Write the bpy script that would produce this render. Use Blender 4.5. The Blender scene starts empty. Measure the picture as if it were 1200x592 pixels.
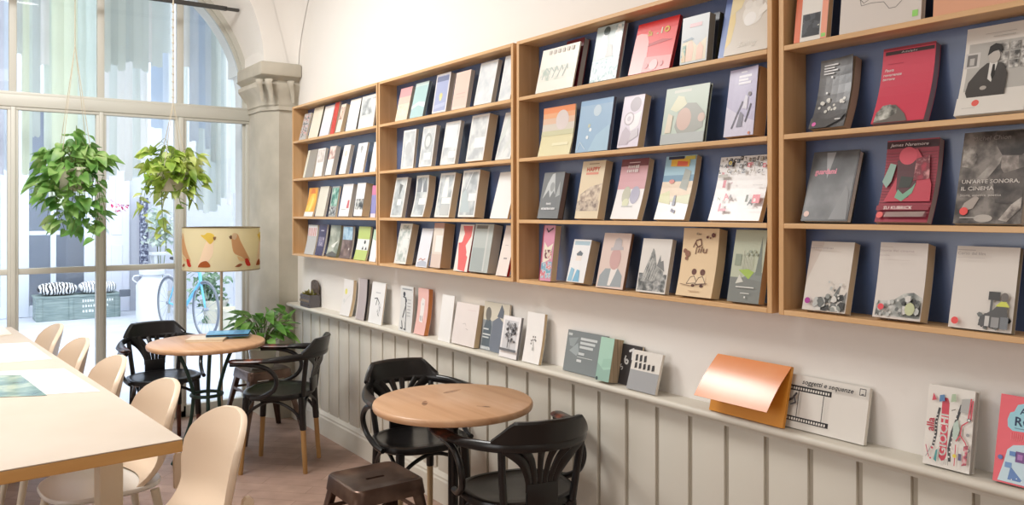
import bpy, bmesh, math, random
from math import sin, cos, pi, radians, atan2, sqrt, hypot
from mathutils import Vector, Matrix

# ------------------------------------------------------------------ camera, world, lights, exposure
SC = bpy.context.scene
COL = SC.collection
F, HZ = 950.0, 248.0                      # focal length and horizon row for a 1200x592 frame
YAW = math.atan(677.0 / 950.0)            # the book wall runs along +Y, camera turned right of it
CS, CC = sin(YAW), cos(YAW)
EYE = 1.5
cam_d = bpy.data.cameras.new('camera')
cam = bpy.data.objects.new('camera', cam_d)
COL.objects.link(cam)
cam.location = (0, 0, EYE)
cam.rotation_euler = (pi / 2, 0, -YAW)
cam_d.sensor_fit = 'HORIZONTAL'
cam_d.sensor_width = 36
cam_d.lens = 36 * F / 1200
cam_d.shift_y = -(296 - HZ) / 1200
cam_d.clip_start = 0.05
cam_d.clip_end = 200
SC.camera = cam

SC.view_settings.view_transform = 'Standard'
SC.view_settings.look = 'None'
SC.view_settings.gamma = 1
SC.view_settings.exposure = 0.02
SC.view_settings.use_curve_mapping = False
SC.render.film_transparent = False

wd = bpy.data.worlds.new('overcast_sky')
SC.world = wd
wd.use_nodes = True
bg = wd.node_tree.nodes['Background']
bg.inputs['Color'].default_value = (0.92, 0.96, 1.0, 1)
bg.inputs['Strength'].default_value = 3.6

def area(name, loc, size, power, color, rot=(0, 0, 0), spread=180):
    d = bpy.data.lights.new(name, 'AREA')
    d.shape = 'RECTANGLE'
    d.size, d.size_y = size
    d.energy = power
    d.color = color
    d.spread = radians(spread)
    o = bpy.data.objects.new(name, d)
    o.location = loc
    o.rotation_euler = rot
    COL.objects.link(o)
    return o

# ceiling lamps of the room (above the frame), and an added fill
area('ceiling_and_fill_light', (0.2, 4.2, 3.45), (1.2, 1.2), 100, (1.0, 0.985, 0.96))
area('ceiling_and_fill_light', (-0.6, 1.4, 3.45), (1.4, 1.4), 14, (1.0, 0.95, 0.89))
area('ceiling_and_fill_light', (0.3, -1.2, 3.45), (1.2, 1.2), 20, (1.0, 0.95, 0.89))  # added fill, no known lamp: brightens page edges and shelf ends facing the camera
# added soft daylight at the blank left wall, in place of unseen windows
area('left_fill_light', (-3.35, 2.6, 1.75), (3.2, 2.0), 50, (0.95, 0.97, 1.0), (0, -pi / 2, 0))

# ------------------------------------------------------------------ geometry helpers
def lin(c):
    return tuple((x / 12.92 if x <= 0.04045 else ((x + 0.055) / 1.055) ** 2.4) for x in [v / 255 for v in c]) + (1,)

MATS = {}
def mat(name, rgb=(200, 200, 200), rough=0.5, metal=0.0, spec=0.5, trans=0.0, coat=0.0, bump=0.0, bscale=60):
    key = (name, rgb, rough, metal)
    if key in MATS: return MATS[key]
    m = bpy.data.materials.new(name)
    m.use_nodes = True
    nt = m.node_tree
    b = nt.nodes['Principled BSDF']
    b.inputs['Base Color'].default_value = lin(rgb)
    b.inputs['Roughness'].default_value = rough
    b.inputs['Metallic'].default_value = metal
    b.inputs['Specular IOR Level'].default_value = spec
    b.inputs['Coat Weight'].default_value = coat
    if bump:
        tc = nt.nodes.new('ShaderNodeTexCoord'); nz = nt.nodes.new('ShaderNodeTexNoise'); bp = nt.nodes.new('ShaderNodeBump')
        nz.inputs['Scale'].default_value = bscale; nz.inputs['Detail'].default_value = 4
        bp.inputs['Strength'].default_value = bump; bp.inputs['Distance'].default_value = 0.01
        nt.links.new(tc.outputs['Object'], nz.inputs['Vector'])
        nt.links.new(nz.outputs['Fac'], bp.inputs['Height'])
        nt.links.new(bp.outputs['Normal'], b.inputs['Normal'])
    MATS[key] = m
    return m

def ramp_mat(name, stops, scale=(1, 1, 1), noise=4.0, detail=4.0, rough=0.5, distortion=0.0, offset=(0, 0, 0), metal=0.0, spec=0.5,
             kind='noise', bump=0.0, constant=False, rot=(0, 0, 0)):
    m = bpy.data.materials.new(name)
    m.use_nodes = True
    nt = m.node_tree
    b = nt.nodes['Principled BSDF']
    tc = nt.nodes.new('ShaderNodeTexCoord'); mp = nt.nodes.new('ShaderNodeMapping')
    mp.inputs['Scale'].default_value = scale; mp.inputs['Location'].default_value = offset; mp.inputs['Rotation'].default_value = rot
    nt.links.new(tc.outputs['Object'], mp.inputs['Vector'])
    if kind == 'noise':
        n = nt.nodes.new('ShaderNodeTexNoise')
        n.inputs['Scale'].default_value = noise; n.inputs['Detail'].default_value = detail; n.inputs['Distortion'].default_value = distortion
        out = n.outputs['Fac']
    elif kind == 'voronoi':
        n = nt.nodes.new('ShaderNodeTexVoronoi')
        n.inputs['Scale'].default_value = noise
        out = n.outputs['Distance']
    else:
        n = nt.nodes.new('ShaderNodeTexWave')
        n.inputs['Scale'].default_value = noise; n.inputs['Detail'].default_value = detail; n.inputs['Distortion'].default_value = distortion
        n.inputs['Detail Scale'].default_value = 1.2
        out = n.outputs['Fac']
    nt.links.new(mp.outputs['Vector'], n.inputs['Vector'])
    r = nt.nodes.new('ShaderNodeValToRGB')
    if constant: r.color_ramp.interpolation = 'CONSTANT'
    els = r.color_ramp.elements
    while len(els) < len(stops): els.new(0.5)
    for e, (p, c) in zip(els, stops):
        e.position = p; e.color = lin(c)
    nt.links.new(out, r.inputs['Fac'])
    nt.links.new(r.outputs['Color'], b.inputs['Base Color'])
    if bump:
        bp = nt.nodes.new('ShaderNodeBump'); bp.inputs['Strength'].default_value = bump; bp.inputs['Distance'].default_value = 0.005
        nt.links.new(out, bp.inputs['Height']); nt.links.new(bp.outputs['Normal'], b.inputs['Normal'])
    b.inputs['Roughness'].default_value = rough
    b.inputs['Metallic'].default_value = metal
    b.inputs['Specular IOR Level'].default_value = spec
    return m

class MB:
    """collects shapes and links them as ONE mesh object"""
    def __init__(s): s.v = []; s.f = []; s.mi = []; s.mats = []
    def slot(s, m):
        if m not in s.mats: s.mats.append(m)
        return s.mats.index(m)
    def add(s, vs, fs, m):
        o = len(s.v); k = s.slot(m)
        s.v += [tuple(v) for v in vs]
        for f in fs: s.f.append([i + o for i in f]); s.mi.append(k)
    def box(s, lo, hi, m, bev=0.0, M=None):
        (x0, y0, z0), (x1, y1, z1) = lo, hi
        vs = [(x0,y0,z0),(x1,y0,z0),(x1,y1,z0),(x0,y1,z0),(x0,y0,z1),(x1,y0,z1),(x1,y1,z1),(x0,y1,z1)]
        fs = [(0,3,2,1),(4,5,6,7),(0,1,5,4),(1,2,6,5),(2,3,7,6),(3,0,4,7)]
        if bev:
            bm = bmesh.new()
            bv = [bm.verts.new(v) for v in vs]
            for f in fs: bm.faces.new([bv[i] for i in f])
            bmesh.ops.bevel(bm, geom=list(bm.edges), offset=bev, segments=2, affect='EDGES', profile=0.5)
            bm.verts.index_update()
            vs = [v.co.copy() for v in bm.verts]; fs = [[v.index for v in f.verts] for f in bm.faces]
            bm.free()
        if M is not None: vs = [M @ Vector(v) for v in vs]
        s.add(vs, fs, m)
    def tube(s, pts, rad, m, n=10, closed=False, flat=None, up=None, caps=True):
        """sweep; rad a number or a list; flat = (scale along side, scale along up)"""
        P = [Vector(p) for p in pts]; N = len(P)
        R = rad if isinstance(rad, (list, tuple)) else [rad] * N
        FL = flat if isinstance(flat, list) else [flat or (1, 1)] * N
        vs = []; prev = None
        for i in range(N):
            if closed: t = P[(i + 1) % N] - P[i - 1]
            else: t = P[min(i + 1, N - 1)] - P[max(i - 1, 0)]
            if t.length < 1e-9: t = Vector((0, 0, 1))
            t.normalize()
            if up is not None:
                u = Vector(up); side = t.cross(u)
                if side.length < 1e-4: side = prev or Vector((1, 0, 0))
                side.normalize(); u = side.cross(t).normalized(); prev = side
            else:
                if prev is None:
                    side = t.cross(Vector((0, 0, 1)))
                    if side.length < 1e-3: side = t.cross(Vector((0, 1, 0)))
                else: side = prev - t * prev.dot(t)
                side.normalize(); prev = side; u = side.cross(t).normalized()
            for k in range(n):
                a = 2 * pi * k / n
                fa, fb = FL[i]
                vs.append(P[i] + side * (cos(a) * R[i] * fa) + u * (sin(a) * R[i] * fb))
        fs = []
        for i in range(N if closed else N - 1):
            j = (i + 1) % N
            for k in range(n):
                l = (k + 1) % n
                fs.append((i*n+k, i*n+l, j*n+l, j*n+k))
        if caps and not closed:
            fs.append(tuple(range(n - 1, -1, -1))); fs.append(tuple((N-1)*n + k for k in range(n)))
        s.add(vs, fs, m)
    def lathe(s, prof, m, n=32, c=(0, 0, 0), M=None):
        vs = []; fs = []; N = len(prof)
        for r, z in prof:
            for k in range(n):
                a = 2 * pi * k / n
                vs.append(Vector((c[0] + r * cos(a), c[1] + r * sin(a), c[2] + z)))
        for i in range(N - 1):
            for k in range(n):
                l = (k + 1) % n
                fs.append((i*n+k, i*n+l, (i+1)*n+l, (i+1)*n+k))
        if prof[0][0] > 1e-6: fs.append(tuple(range(n - 1, -1, -1)))
        if prof[-1][0] > 1e-6: fs.append(tuple((N-1)*n + k for k in range(n)))
        if M is not None: vs = [M @ v for v in vs]
        s.add(vs, fs, m)
    def prism(s, poly, z0, z1, m, M=None):
        """extrude a 2D outline (counter-clockwise) from z0 to z1"""
        n = len(poly)
        vs = [Vector((x, y, z0)) for x, y in poly] + [Vector((x, y, z1)) for x, y in poly]
        fs = [tuple(range(n - 1, -1, -1)), tuple(range(n, 2 * n))]
        fs += [(i, (i+1) % n, n + (i+1) % n, n + i) for i in range(n)]
        if M is not None: vs = [M @ v for v in vs]
        s.add(vs, fs, m)
    def loft(s, rows, m, closed=False):
        n = len(rows[0]); vs = [v for r in rows for v in r]; fs = []
        for i in range(len(rows) - 1):
            for k in range(n if closed else n - 1):
                l = (k + 1) % n
                fs.append((i*n+k, i*n+l, (i+1)*n+l, (i+1)*n+k))
        s.add(vs, fs, m)
    def build(s, name, parent=None, smooth=35, loc=None, fix=True):
        me = bpy.data.meshes.new(name)
        me.from_pydata([tuple(v) for v in s.v], [], s.f)
        for m in s.mats: me.materials.append(m)
        me.polygons.foreach_set('material_index', s.mi)
        if fix:
            bm = bmesh.new(); bm.from_mesh(me)
            bmesh.ops.recalc_face_normals(bm, faces=bm.faces)
            bm.to_mesh(me); bm.free()
        if smooth:
            me.polygons.foreach_set('use_smooth', [True] * len(me.polygons))
            me.set_sharp_from_angle(angle=radians(smooth))
        me.update()
        o = bpy.data.objects.new(name, me)
        COL.objects.link(o)
        if parent is not None: o.parent = parent
        if loc is not None: o.location = loc
        return o

def tag(o, label=None, cat=None, group=None, kind=None):
    if label: o['label'] = label
    if cat: o['category'] = cat
    if group: o['group'] = group
    if kind: o['kind'] = kind
    return o
def thing(name, label, cat, loc=(0, 0, 0), rz=0, group=None):
    o = bpy.data.objects.new(name, None)
    o.empty_display_size = 0.05
    COL.objects.link(o); o.location = loc; o.rotation_euler = (0, 0, rz)
    return tag(o, label, cat, group)
def struct(mb, name, smooth=35):
    return tag(mb.build(name, smooth=smooth), kind='structure')
def copy_tree(o, parent=None):
    c = o.copy(); COL.objects.link(c)
    if parent is not None: c.parent = parent
    for ch in list(o.children): copy_tree(ch, c)
    return c
def bez(p, n=12):
    """smooth curve through the given points (Catmull-Rom)"""
    P = [Vector(q) for q in p]; out = []
    for i in range(len(P) - 1):
        a = P[max(i-1, 0)]; b = P[i]; c = P[i+1]; d = P[min(i+2, len(P)-1)]
        for k in range(n):
            t = k / n
            out.append(0.5 * ((2*b) + (c-a)*t + (2*a-5*b+4*c-d)*t*t + (3*b-a-3*c+d)*t*t*t))
    out.append(P[-1]); return out

# back-projection: where a measured direction meets a real plane of the room
def wall_y(px, X):                        # distance along the wall on the plane x = X
    t = (px - 600) / F
    return X * (CC - t * CS) / (CS + t * CC)
def on_x(px, py, X):
    y = wall_y(px, X); fz = CS * X + CC * y
    return Vector((X, y, EYE + (HZ - py) * fz / F))
def on_y(px, py, Y):
    t = (px - 600) / F
    x = Y * (CS + t * CC) / (CC - t * CS); fz = CS * x + CC * Y
    return Vector((x, Y, EYE + (HZ - py) * fz / F))
def on_z(px, py, z):
    fz = F * (EYE - z) / (py - HZ); rx = (px - 600) / F * fz
    return Vector((CS * fz + CC * rx, CC * fz - CS * rx, z))
def at_depth(px, py, fz):
    rx = (px - 600) / F * fz
    return Vector((CS * fz + CC * rx, CC * fz - CS * rx, EYE + (HZ - py) * fz / F))

# ------------------------------------------------------------------ materials of the place
M_wall = mat('white_plaster', (238, 234, 228), 0.85, bump=0.05, bscale=25)
M_stone = ramp_mat('grey_sandstone', [(0.3, (178, 172, 158)), (0.6, (194, 187, 172)), (0.8, (206, 199, 186))], noise=5, detail=6, rough=0.9, bump=0.15)
M_wains = mat('pale_grey_paint', (214, 209, 196), 0.45)
M_frame = mat('stone_coloured_window_paint', (200, 198, 188), 0.45)
M_navy = mat('navy_blue_panel', (88, 108, 148), 0.26, spec=0.9)
M_floor = None
def wood(name, c0, c1, c2, axis, rough=0.45, sc=1.0, spec=0.5):
    s = [28 * sc] * 3; s[axis] = 1.6 * sc
    return ramp_mat(name, [(0.25, c0), (0.5, c1), (0.75, c2)], scale=s, noise=1.0, detail=5, rough=rough, distortion=0.6, spec=spec)
M_oakY = wood('light_oak', (206, 162, 112), (220, 178, 128), (230, 193, 146), 1)
M_oakZ = wood('light_oak_upright', (202, 156, 106), (216, 172, 122), (226, 187, 138), 2)
M_pages = ramp_mat('page_edges', [(0.35, (220, 204, 178)), (0.65, (236, 224, 204))], scale=(260, 1, 1), noise=3, rough=0.9)
M_black = mat('black_lacquer', (22, 21, 22), 0.28)
M_blackworn = ramp_mat('worn_black_lacquer', [(0.30, (120, 62, 42)), (0.48, (58, 32, 28)), (0.6, (26, 23, 23))], noise=14, detail=4, rough=0.3)
M_barewood = wood('bare_beech', (150, 112, 66), (176, 136, 84), (190, 150, 98), 2, 0.5)
M_redwood = mat('red_brown_wood', (96, 52, 36), 0.4)
M_string = mat('twine', (190, 180, 160), 0.9)
# ------------------------------------------------------------------ the room shell
XW = 2.17            # upper book wall
XP = 2.135           # wainscot boards
XB = 2.12            # baseboard front
YB = 5.75            # front of the pier / back wall
YW = 6.22            # window plane
XL, YR, ZC = -3.4, -2.6, 3.75

# floor: fired-clay / timber planks in a muted pinkish brown
m = bpy.data.materials.new('pinkish_brown_floor_planks'); m.use_nodes = True
nt = m.node_tree; pb = nt.nodes['Principled BSDF']
tc = nt.nodes.new('ShaderNodeTexCoord'); mp = nt.nodes.new('ShaderNodeMapping'); mp.inputs['Rotation'].default_value = (0, 0, radians(45))
br = nt.nodes.new('ShaderNodeTexBrick'); br.inputs['Scale'].default_value = 1.0
br.inputs['Brick Width'].default_value = 0.6; br.inputs['Row Height'].default_value = 0.11; br.inputs['Mortar Size'].default_value = 0.0015
br.inputs['Color1'].default_value = lin((150, 122, 108)); br.inputs['Color2'].default_value = lin((166, 138, 122)); br.inputs['Mortar'].default_value = lin((118, 94, 82))
nz = nt.nodes.new('ShaderNodeTexNoise'); nz.inputs['Scale'].default_value = 9; nz.inputs['Detail'].default_value = 5
mx = nt.nodes.new('ShaderNodeMix'); mx.data_type = 'RGBA'; mx.blend_type = 'OVERLAY'; mx.inputs['Factor'].default_value = 0.35
nt.links.new(tc.outputs['Object'], mp.inputs['Vector']); nt.links.new(mp.outputs['Vector'], br.inputs['Vector']); nt.links.new(mp.outputs['Vector'], nz.inputs['Vector'])
nt.links.new(br.outputs['Color'], mx.inputs[6]); nt.links.new(nz.outputs['Fac'], mx.inputs[7]); nt.links.new(mx.outputs[2], pb.inputs['Base Color'])
pb.inputs['Roughness'].default_value = 0.5
M_floor = m
b = MB(); b.box((XL - .1, YR - .1, -0.12), (2.35, YW + 0.06, 0), M_floor); struct(b, 'floor', 0)
b = MB(); b.box((XL - .1, YR - .1, ZC), (2.4, YW + .5, ZC + .1), M_wall); struct(b, 'ceiling', 0)
b = MB(); b.box((XW, YR - .1, -.1), (XW + .18, YW + .4, ZC), M_wall); struct(b, 'wall_right', 0)
b = MB(); b.box((XL - .12, YR - .1, -.1), (XL, YW + .4, ZC), M_wall); struct(b, 'wall_left', 0)
b = MB(); b.box((XL, YR - .12, -.1), (XW, YR, ZC), M_wall); struct(b, 'wall_rear', 0)

# back wall with the arched opening (room face at YB, splayed to the window at YW)
AX, AR, AZ = 0.935, 1.035, 2.33            # window arch: centre x, radius, springing height
AX2, AR2, AZ2 = 0.935, 0.985, 2.56         # arch on the room face
b = MB()
def arch_pts(cx, r, z0, y, n=40):
    return [Vector((cx + r * cos(pi * i / n), y, z0 + r * sin(pi * i / n))) for i in range(n + 1)]
outA = arch_pts(AX2, AR2, AZ2, YB); inA = arch_pts(AX, AR, AZ, YW)
b.loft([inA, outA], M_wall)                                     # soffit
top = [Vector((p.x, YB, ZC)) for p in outA]
b.loft([outA, top], M_wall)                                     # wall above the arch
b.loft([[p + Vector((0, .35, 0)) for p in inA], inA], M_wall)
b.box((AX2 + AR2, YB, AZ2), (XW, YW + .4, ZC), M_wall)            # right of the arch, above the pier
b.box((XL, YB, AZ2), (AX2 - AR2, YW + .4, ZC), M_wall)
b.box((XL, 6.12, 0), (AX - AR - .02, YW + .4, AZ2), M_wall)         # left pier
struct(b, 'wall_back', 40)
# wall behind/above the window outside
b = MB()
oa = arch_pts(AX, AR + .0, AZ, YW + .35); tp = [Vector((p.x, YW + .35, ZC + 1.5)) for p in oa]
b.loft([oa, tp], M_wall)
b.box((AX + AR, YW + .0, -.1), (XW + .18, YW + .38, 2.6), M_wall)
struct(b, 'wall_outside', 40)

# vault springing between the back arch and the book wall
b = MB()
rows = []
for i in range(13):
    a = i / 12
    z = 2.56 + (ZC - 2.56) * a
    yB = YB - 0.02 - 0.9 * (a ** 1.6) * 1.05           # along the book wall
    xA = XW - 0.06 - 0.32 * a                           # along the back wall
    A = Vector((xA, YB - .005, z)); Bp = Vector((XW - .004, yB, z))
    rows.append([Vector((A.x + (Bp.x - A.x) * sin(q * pi / 20), A.y - (A.y - Bp.y) * (1 - cos(q * pi / 20)), z)) for q in range(11)])
b.loft(rows, M_wall)
struct(b, 'trim_3', 60)

# stone pier with a carved capital
b = MB()
shaft = [(1.95, YW), (1.95, 5.90), (2.03, YB), (XW, YB), (XW, YW)]
b.prism(shaft, 0, 2.27, M_stone)
b.prism([(1.94, YW), (1.94, 5.89), (2.02, YB - .02), (XW, YB - .02), (XW, YW)], 2.235, 2.262, M_stone)   # necking
def ring(o, ch, z):                                             # chamfered outline grown by o, chamfer ch
    return [Vector((1.95 - o, YW, z)), Vector((1.95 - o, 5.90 - o * .3 + ch, z)), Vector((1.98 - o * .8, YB + .06 - o * .5, z)), Vector((2.03 - o * .4 , YB - o * .6 , z)),
            Vector((2.09, YB - o * .6, z)), Vector((XW, YB - o * .6, z))]
prof = [(0, 2.262), (.012, 2.275), (.01, 2.29), (.022, 2.33), (.05, 2.37), (.072, 2.40), (.07, 2.425), (.05, 2.437), (.046, 2.445), (.075, 2.465), (.085, 2.475)]
b.loft([ring(o, 0, z) for o, z in prof], M_stone)
b.box((1.868, 5.66, 2.468), (XW, YW, 2.565), M_stone, .016)                 # worn abacus
for (x, y, s) in ((1.915, 5.775, 1), (2.125, 5.722, 1), (1.965, 5.722, 1.1)):   # soft corner leaves
    pts = bez([(x, y, 2.29), (x - .012, y - .012, 2.36), (x - .032, y - .03, 2.415), (x - .030, y - .028, 2.44)], 5)
    b.tube(pts, [.010 * s + .020 * s * i / (len(pts) - 1) for i in range(len(pts))], M_stone, 10, flat=(1.0, .45))
struct(b, 'trim_2', 40)

# ------------------------------------------------------------------ arched window: frame, bars, panes
bars = [-0.10, 0.418, 0.937, 1.459, 1.955]
ZT0, ZT1 = 2.185, 2.265                                          # transom
ZM0, ZM1 = 1.085, 1.125                                          # lower glazing bar
b = MB()
inner = arch_pts(AX, AR - .045, AZ, YW); outer = arch_pts(AX, AR + .01, AZ, YW)
def arch_strip(b, r0, r1, y0, y1, m):
    a0 = arch_pts(AX, r0, AZ, y0); a1 = arch_pts(AX, r1, AZ, y0); a2 = arch_pts(AX, r1, AZ, y1); a3 = arch_pts(AX, r0, AZ, y1)
    b.loft([a0, a1, a2, a3, a0], m)
arch_strip(b, AR - .035, AR + .01, YW - .03, YW + .03, M_frame)
arch_strip(b, AR - .06, AR - .035, YW - .005, YW + .025, M_frame)
for s in (-1, 1):                                                # outer jambs
    x = AX + s * (AR - .015)
    b.box((x - .025, YW - .03, 0), (x + .025, YW + .03, AZ), M_frame, .004)
    x2 = AX + s * (AR - .05)
    b.box((x2 - .012, YW - .005, .0), (x2 + .012, YW + .025, AZ), M_frame, .003)
for i, x in enumerate(bars[1:4]):
    zt = AZ + sqrt((AR - .04) ** 2 - (x - AX) ** 2)
    wdt = .032 if i != 2 else .04
    b.box((x - .022, YW - .02, ZT1 - .01), (x + .022, YW + .03, zt), M_frame, .004)
    b.box((x - wdt, YW - .03, 0), (x + wdt, YW + .03, ZT0 + .01), M_frame, .006)
    b.box((x - wdt * .45, YW - .045, 0.05), (x + wdt * .45, YW - .028, ZT0), M_frame, .006)
b.box((-0.10, YW - .045, ZT0), (1.96, YW + .03, ZT1), M_frame, .008)
b.box((-0.10, YW - .035, ZT1 - .005), (1.96, YW + .02, ZT1 + .02), M_frame, .005)
b.box((-0.10, YW - .035, ZT0 - .02), (1.96, YW + .02, ZT0 + .005), M_frame, .005)
b.box((-0.10, YW - .022, ZM0), (1.96, YW + .022, ZM1), M_frame, .006)
b.box((-0.10, YW - .03, 0), (1.96, YW + .03, .09), M_frame, .006)
struct(b, 'window_1', 40)

m = bpy.data.materials.new('clear_window_glass'); m.use_nodes = True
nt = m.node_tree
for n in list(nt.nodes):
    if n.type != 'OUTPUT_MATERIAL': nt.nodes.remove(n)
tr = nt.nodes.new('ShaderNodeBsdfTransparent'); tr.inputs['Color'].default_value = (.95, .98, 1, 1)
gl = nt.nodes.new('ShaderNodeBsdfGlossy'); gl.inputs['Roughness'].default_value = 0.02
fr = nt.nodes.new('ShaderNodeFresnel'); fr.inputs['IOR'].default_value = 1.45
mxs = nt.nodes.new('ShaderNodeMixShader')
nt.links.new(fr.outputs['Fac'], mxs.inputs[0]); nt.links.new(tr.outputs[0], mxs.inputs[1]); nt.links.new(gl.outputs[0], mxs.inputs[2])
nt.links.new(mxs.outputs[0], nt.nodes['Material Output'].inputs['Surface'])
M_glass = m
k = 2
for i in range(4):
    x0, x1 = bars[i] + .02, bars[i + 1] - .02
    for (z0, z1) in ((.08, ZM0 + .005), (ZM1 - .005, ZT0)):
        b = MB(); b.add([(x0, YW, z0), (x1, YW, z0), (x1, YW, z1), (x0, YW, z1)], [(0, 1, 2, 3)], M_glass)
        tag(b.build('window_%d' % k, smooth=0), kind='structure'); k += 1
    n = 12
    lo = [Vector((x0 + (x1 - x0) * q / n, YW, ZT1)) for q in range(n + 1)]
    hi = [Vector((p.x, YW, AZ + sqrt(max((AR - .04) ** 2 - (p.x - AX) ** 2, .001)))) for p in lo]
    b = MB(); b.loft([lo, hi], M_glass)
    tag(b.build('window_%d' % k, smooth=0), kind='structure'); k += 1

# dark metal bar crossing the arch
M_iron = mat('dark_grey_metal', (74, 72, 70), 0.5, 0.3)
b = MB(); b.box((0.15, 5.93, 2.945), (1.715, 5.955, 2.975), M_iron, .004)
b.box((1.70, 5.93, 2.95), (1.80, 5.96, 2.97), M_iron, .003)
tag(b.build('curtain_rail'), 'dark grey metal bar crossing the top of the arched window', 'bar')

# ------------------------------------------------------------------ wainscot, ledge, baseboard
b = MB()
b.box((XP + .010, YR, .10), (XW, YB, .81), mat('wainscot_groove', (178, 170, 154), .5))
g = 0.158; y = 1.932 - 30 * g
while y < YB:
    y0, y1 = max(y + .009, YR), min(y + g - .009, YB)
    if y1 - y0 > .02: b.box((XP, y0, .14), (XP + .02, y1, .792), M_wains, .003)
    y += g
b.box((XP - .001, YR, .79), (XW, YB, .825), M_wains)
struct(b, 'wall_wainscot', 35)
b = MB()
prof = [(XB, 0), (XB, .115), (XB + .004, .125), (XB + .004, .135), (XB + .012, .15), (XB + .018, .165), (XW, .165), (XW, 0)]
b.loft([[Vector((x, y, z)) for x, z in prof] for y in (YR, YB)], M_wains, True)
struct(b, 'baseboard_right', 20)
ZL = 0.842; XN = 2.075
b = MB()
r = .0135
prof = [(XW, ZL)] + [(XN + r - r * sin(a * pi / 8), ZL - r + r * cos(a * pi / 8)) for a in range(9)] + [(XP + .002, ZL - 2 * r), (XP, ZL - 2 * r - .012), (XW, ZL - 2 * r - .012)]
b.loft([[Vector((x, y, z)) for x, z in prof] for y in (YR, YB - .02)], M_wains, True)
b.add([Vector((x, YB - .02, z)) for x, z in prof], [tuple(range(len(prof)))], M_wains)
struct(b, 'trim_1', 40)
# ------------------------------------------------------------------ four wall bookcases
XS = 2.055
ZTOP = on_x(606, 48.6, XS).z
ZSH = [on_x(606, y, XS).z for y in (114.6, 186.0, 257.5, 327.2)]      # shelf tops, first to fourth row
BT = 0.015
spans = []
y_left = [wall_y(p, XS) for p in (342.4, 443.3, 605.3, 912.5)]
y_right = [wall_y(p, XS) for p in (442.2, 601.2, 904.5)]
y_right.append(y_left[3] - 1.31)
bay_words = ['beside the stone pier', 'second from the stone pier', 'third from the stone pier', 'nearest the camera']
for k in range(4):
    y1, y0 = y_left[k], y_right[k]
    t = thing('bookcase', 'oak wall bookcase with four display shelves and navy back, ' + bay_words[k], 'bookcase', (XW, (y0 + y1) / 2, ZSH[3]), group='oak bookcases along the wall')
    def part(name, lo, hi, m, bev=.0015):
        b = MB(); o = Vector(t.location)
        b.box(Vector(lo) - o, Vector(hi) - o, m, bev); return b.build(name, t, 0)
    part('side_panel', (XS, y0, ZSH[3] - BT), (XW - .001, y0 + .017, ZTOP), M_oakZ)
    part('side_panel', (XS, y1 - .017, ZSH[3] - BT), (XW - .001, y1, ZTOP), M_oakZ)
    part('back_panel', (XW - .006, y0 + .018, ZSH[3]), (XW - .001, y1 - .018, ZTOP - BT), M_navy, 0)
    part('top_board', (XS, y0 + .0175, ZTOP - BT), (XW - .001, y1 - .0175, ZTOP), M_oakY)
    for z in ZSH: part('shelf', (XS, y0 + .0175, z - BT), (XW - .0065, y1 - .0175, z), M_oakY)
    spans.append((y0, y1))

# ------------------------------------------------------------------ books
COVERS = {}
def cov(rgb, rough=0.32):
    return mat('cover_%02x%02x%02x' % rgb, rgb, rough, spec=0.5)
TXT = {}
def text_shape(s):
    """outline letters of the built-in font as triangles, height normalised to capitals = 1"""
    if s in TXT: return TXT[s]
    cu = bpy.data.curves.new('lettering', 'FONT'); cu.body = s; cu.size = 1.0; cu.resolution_u = 2
    o = bpy.data.objects.new('lettering', cu); COL.objects.link(o)
    bpy.context.view_layer.update()
    me = bpy.data.meshes.new_from_object(o)
    vs = [(v.co.x / .7, v.co.y / .7) for v in me.vertices]; fs = [tuple(p.vertices) for p in me.polygons]
    bpy.data.objects.remove(o); bpy.data.curves.remove(cu); bpy.data.meshes.remove(me)
    w = max([v[0] for v in vs] or [1])
    TXT[s] = (vs, fs, w); return TXT[s]
NSEED = [0]
def photo(cols, scale=18, rough=.32, constant=False, kind='noise', detail=5, lo=.36, hi=.64):
    NSEED[0] += 1
    n = len(cols)
    st = [(lo + (hi - lo) * i / max(n - 1, 1), c) for i, c in enumerate(cols)]
    q = NSEED[0]
    return ramp_mat('printed_picture', st, noise=scale, detail=detail, rough=rough, offset=(q * 1.7, q * 2.3, q * .9), constant=constant, kind=kind)

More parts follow.
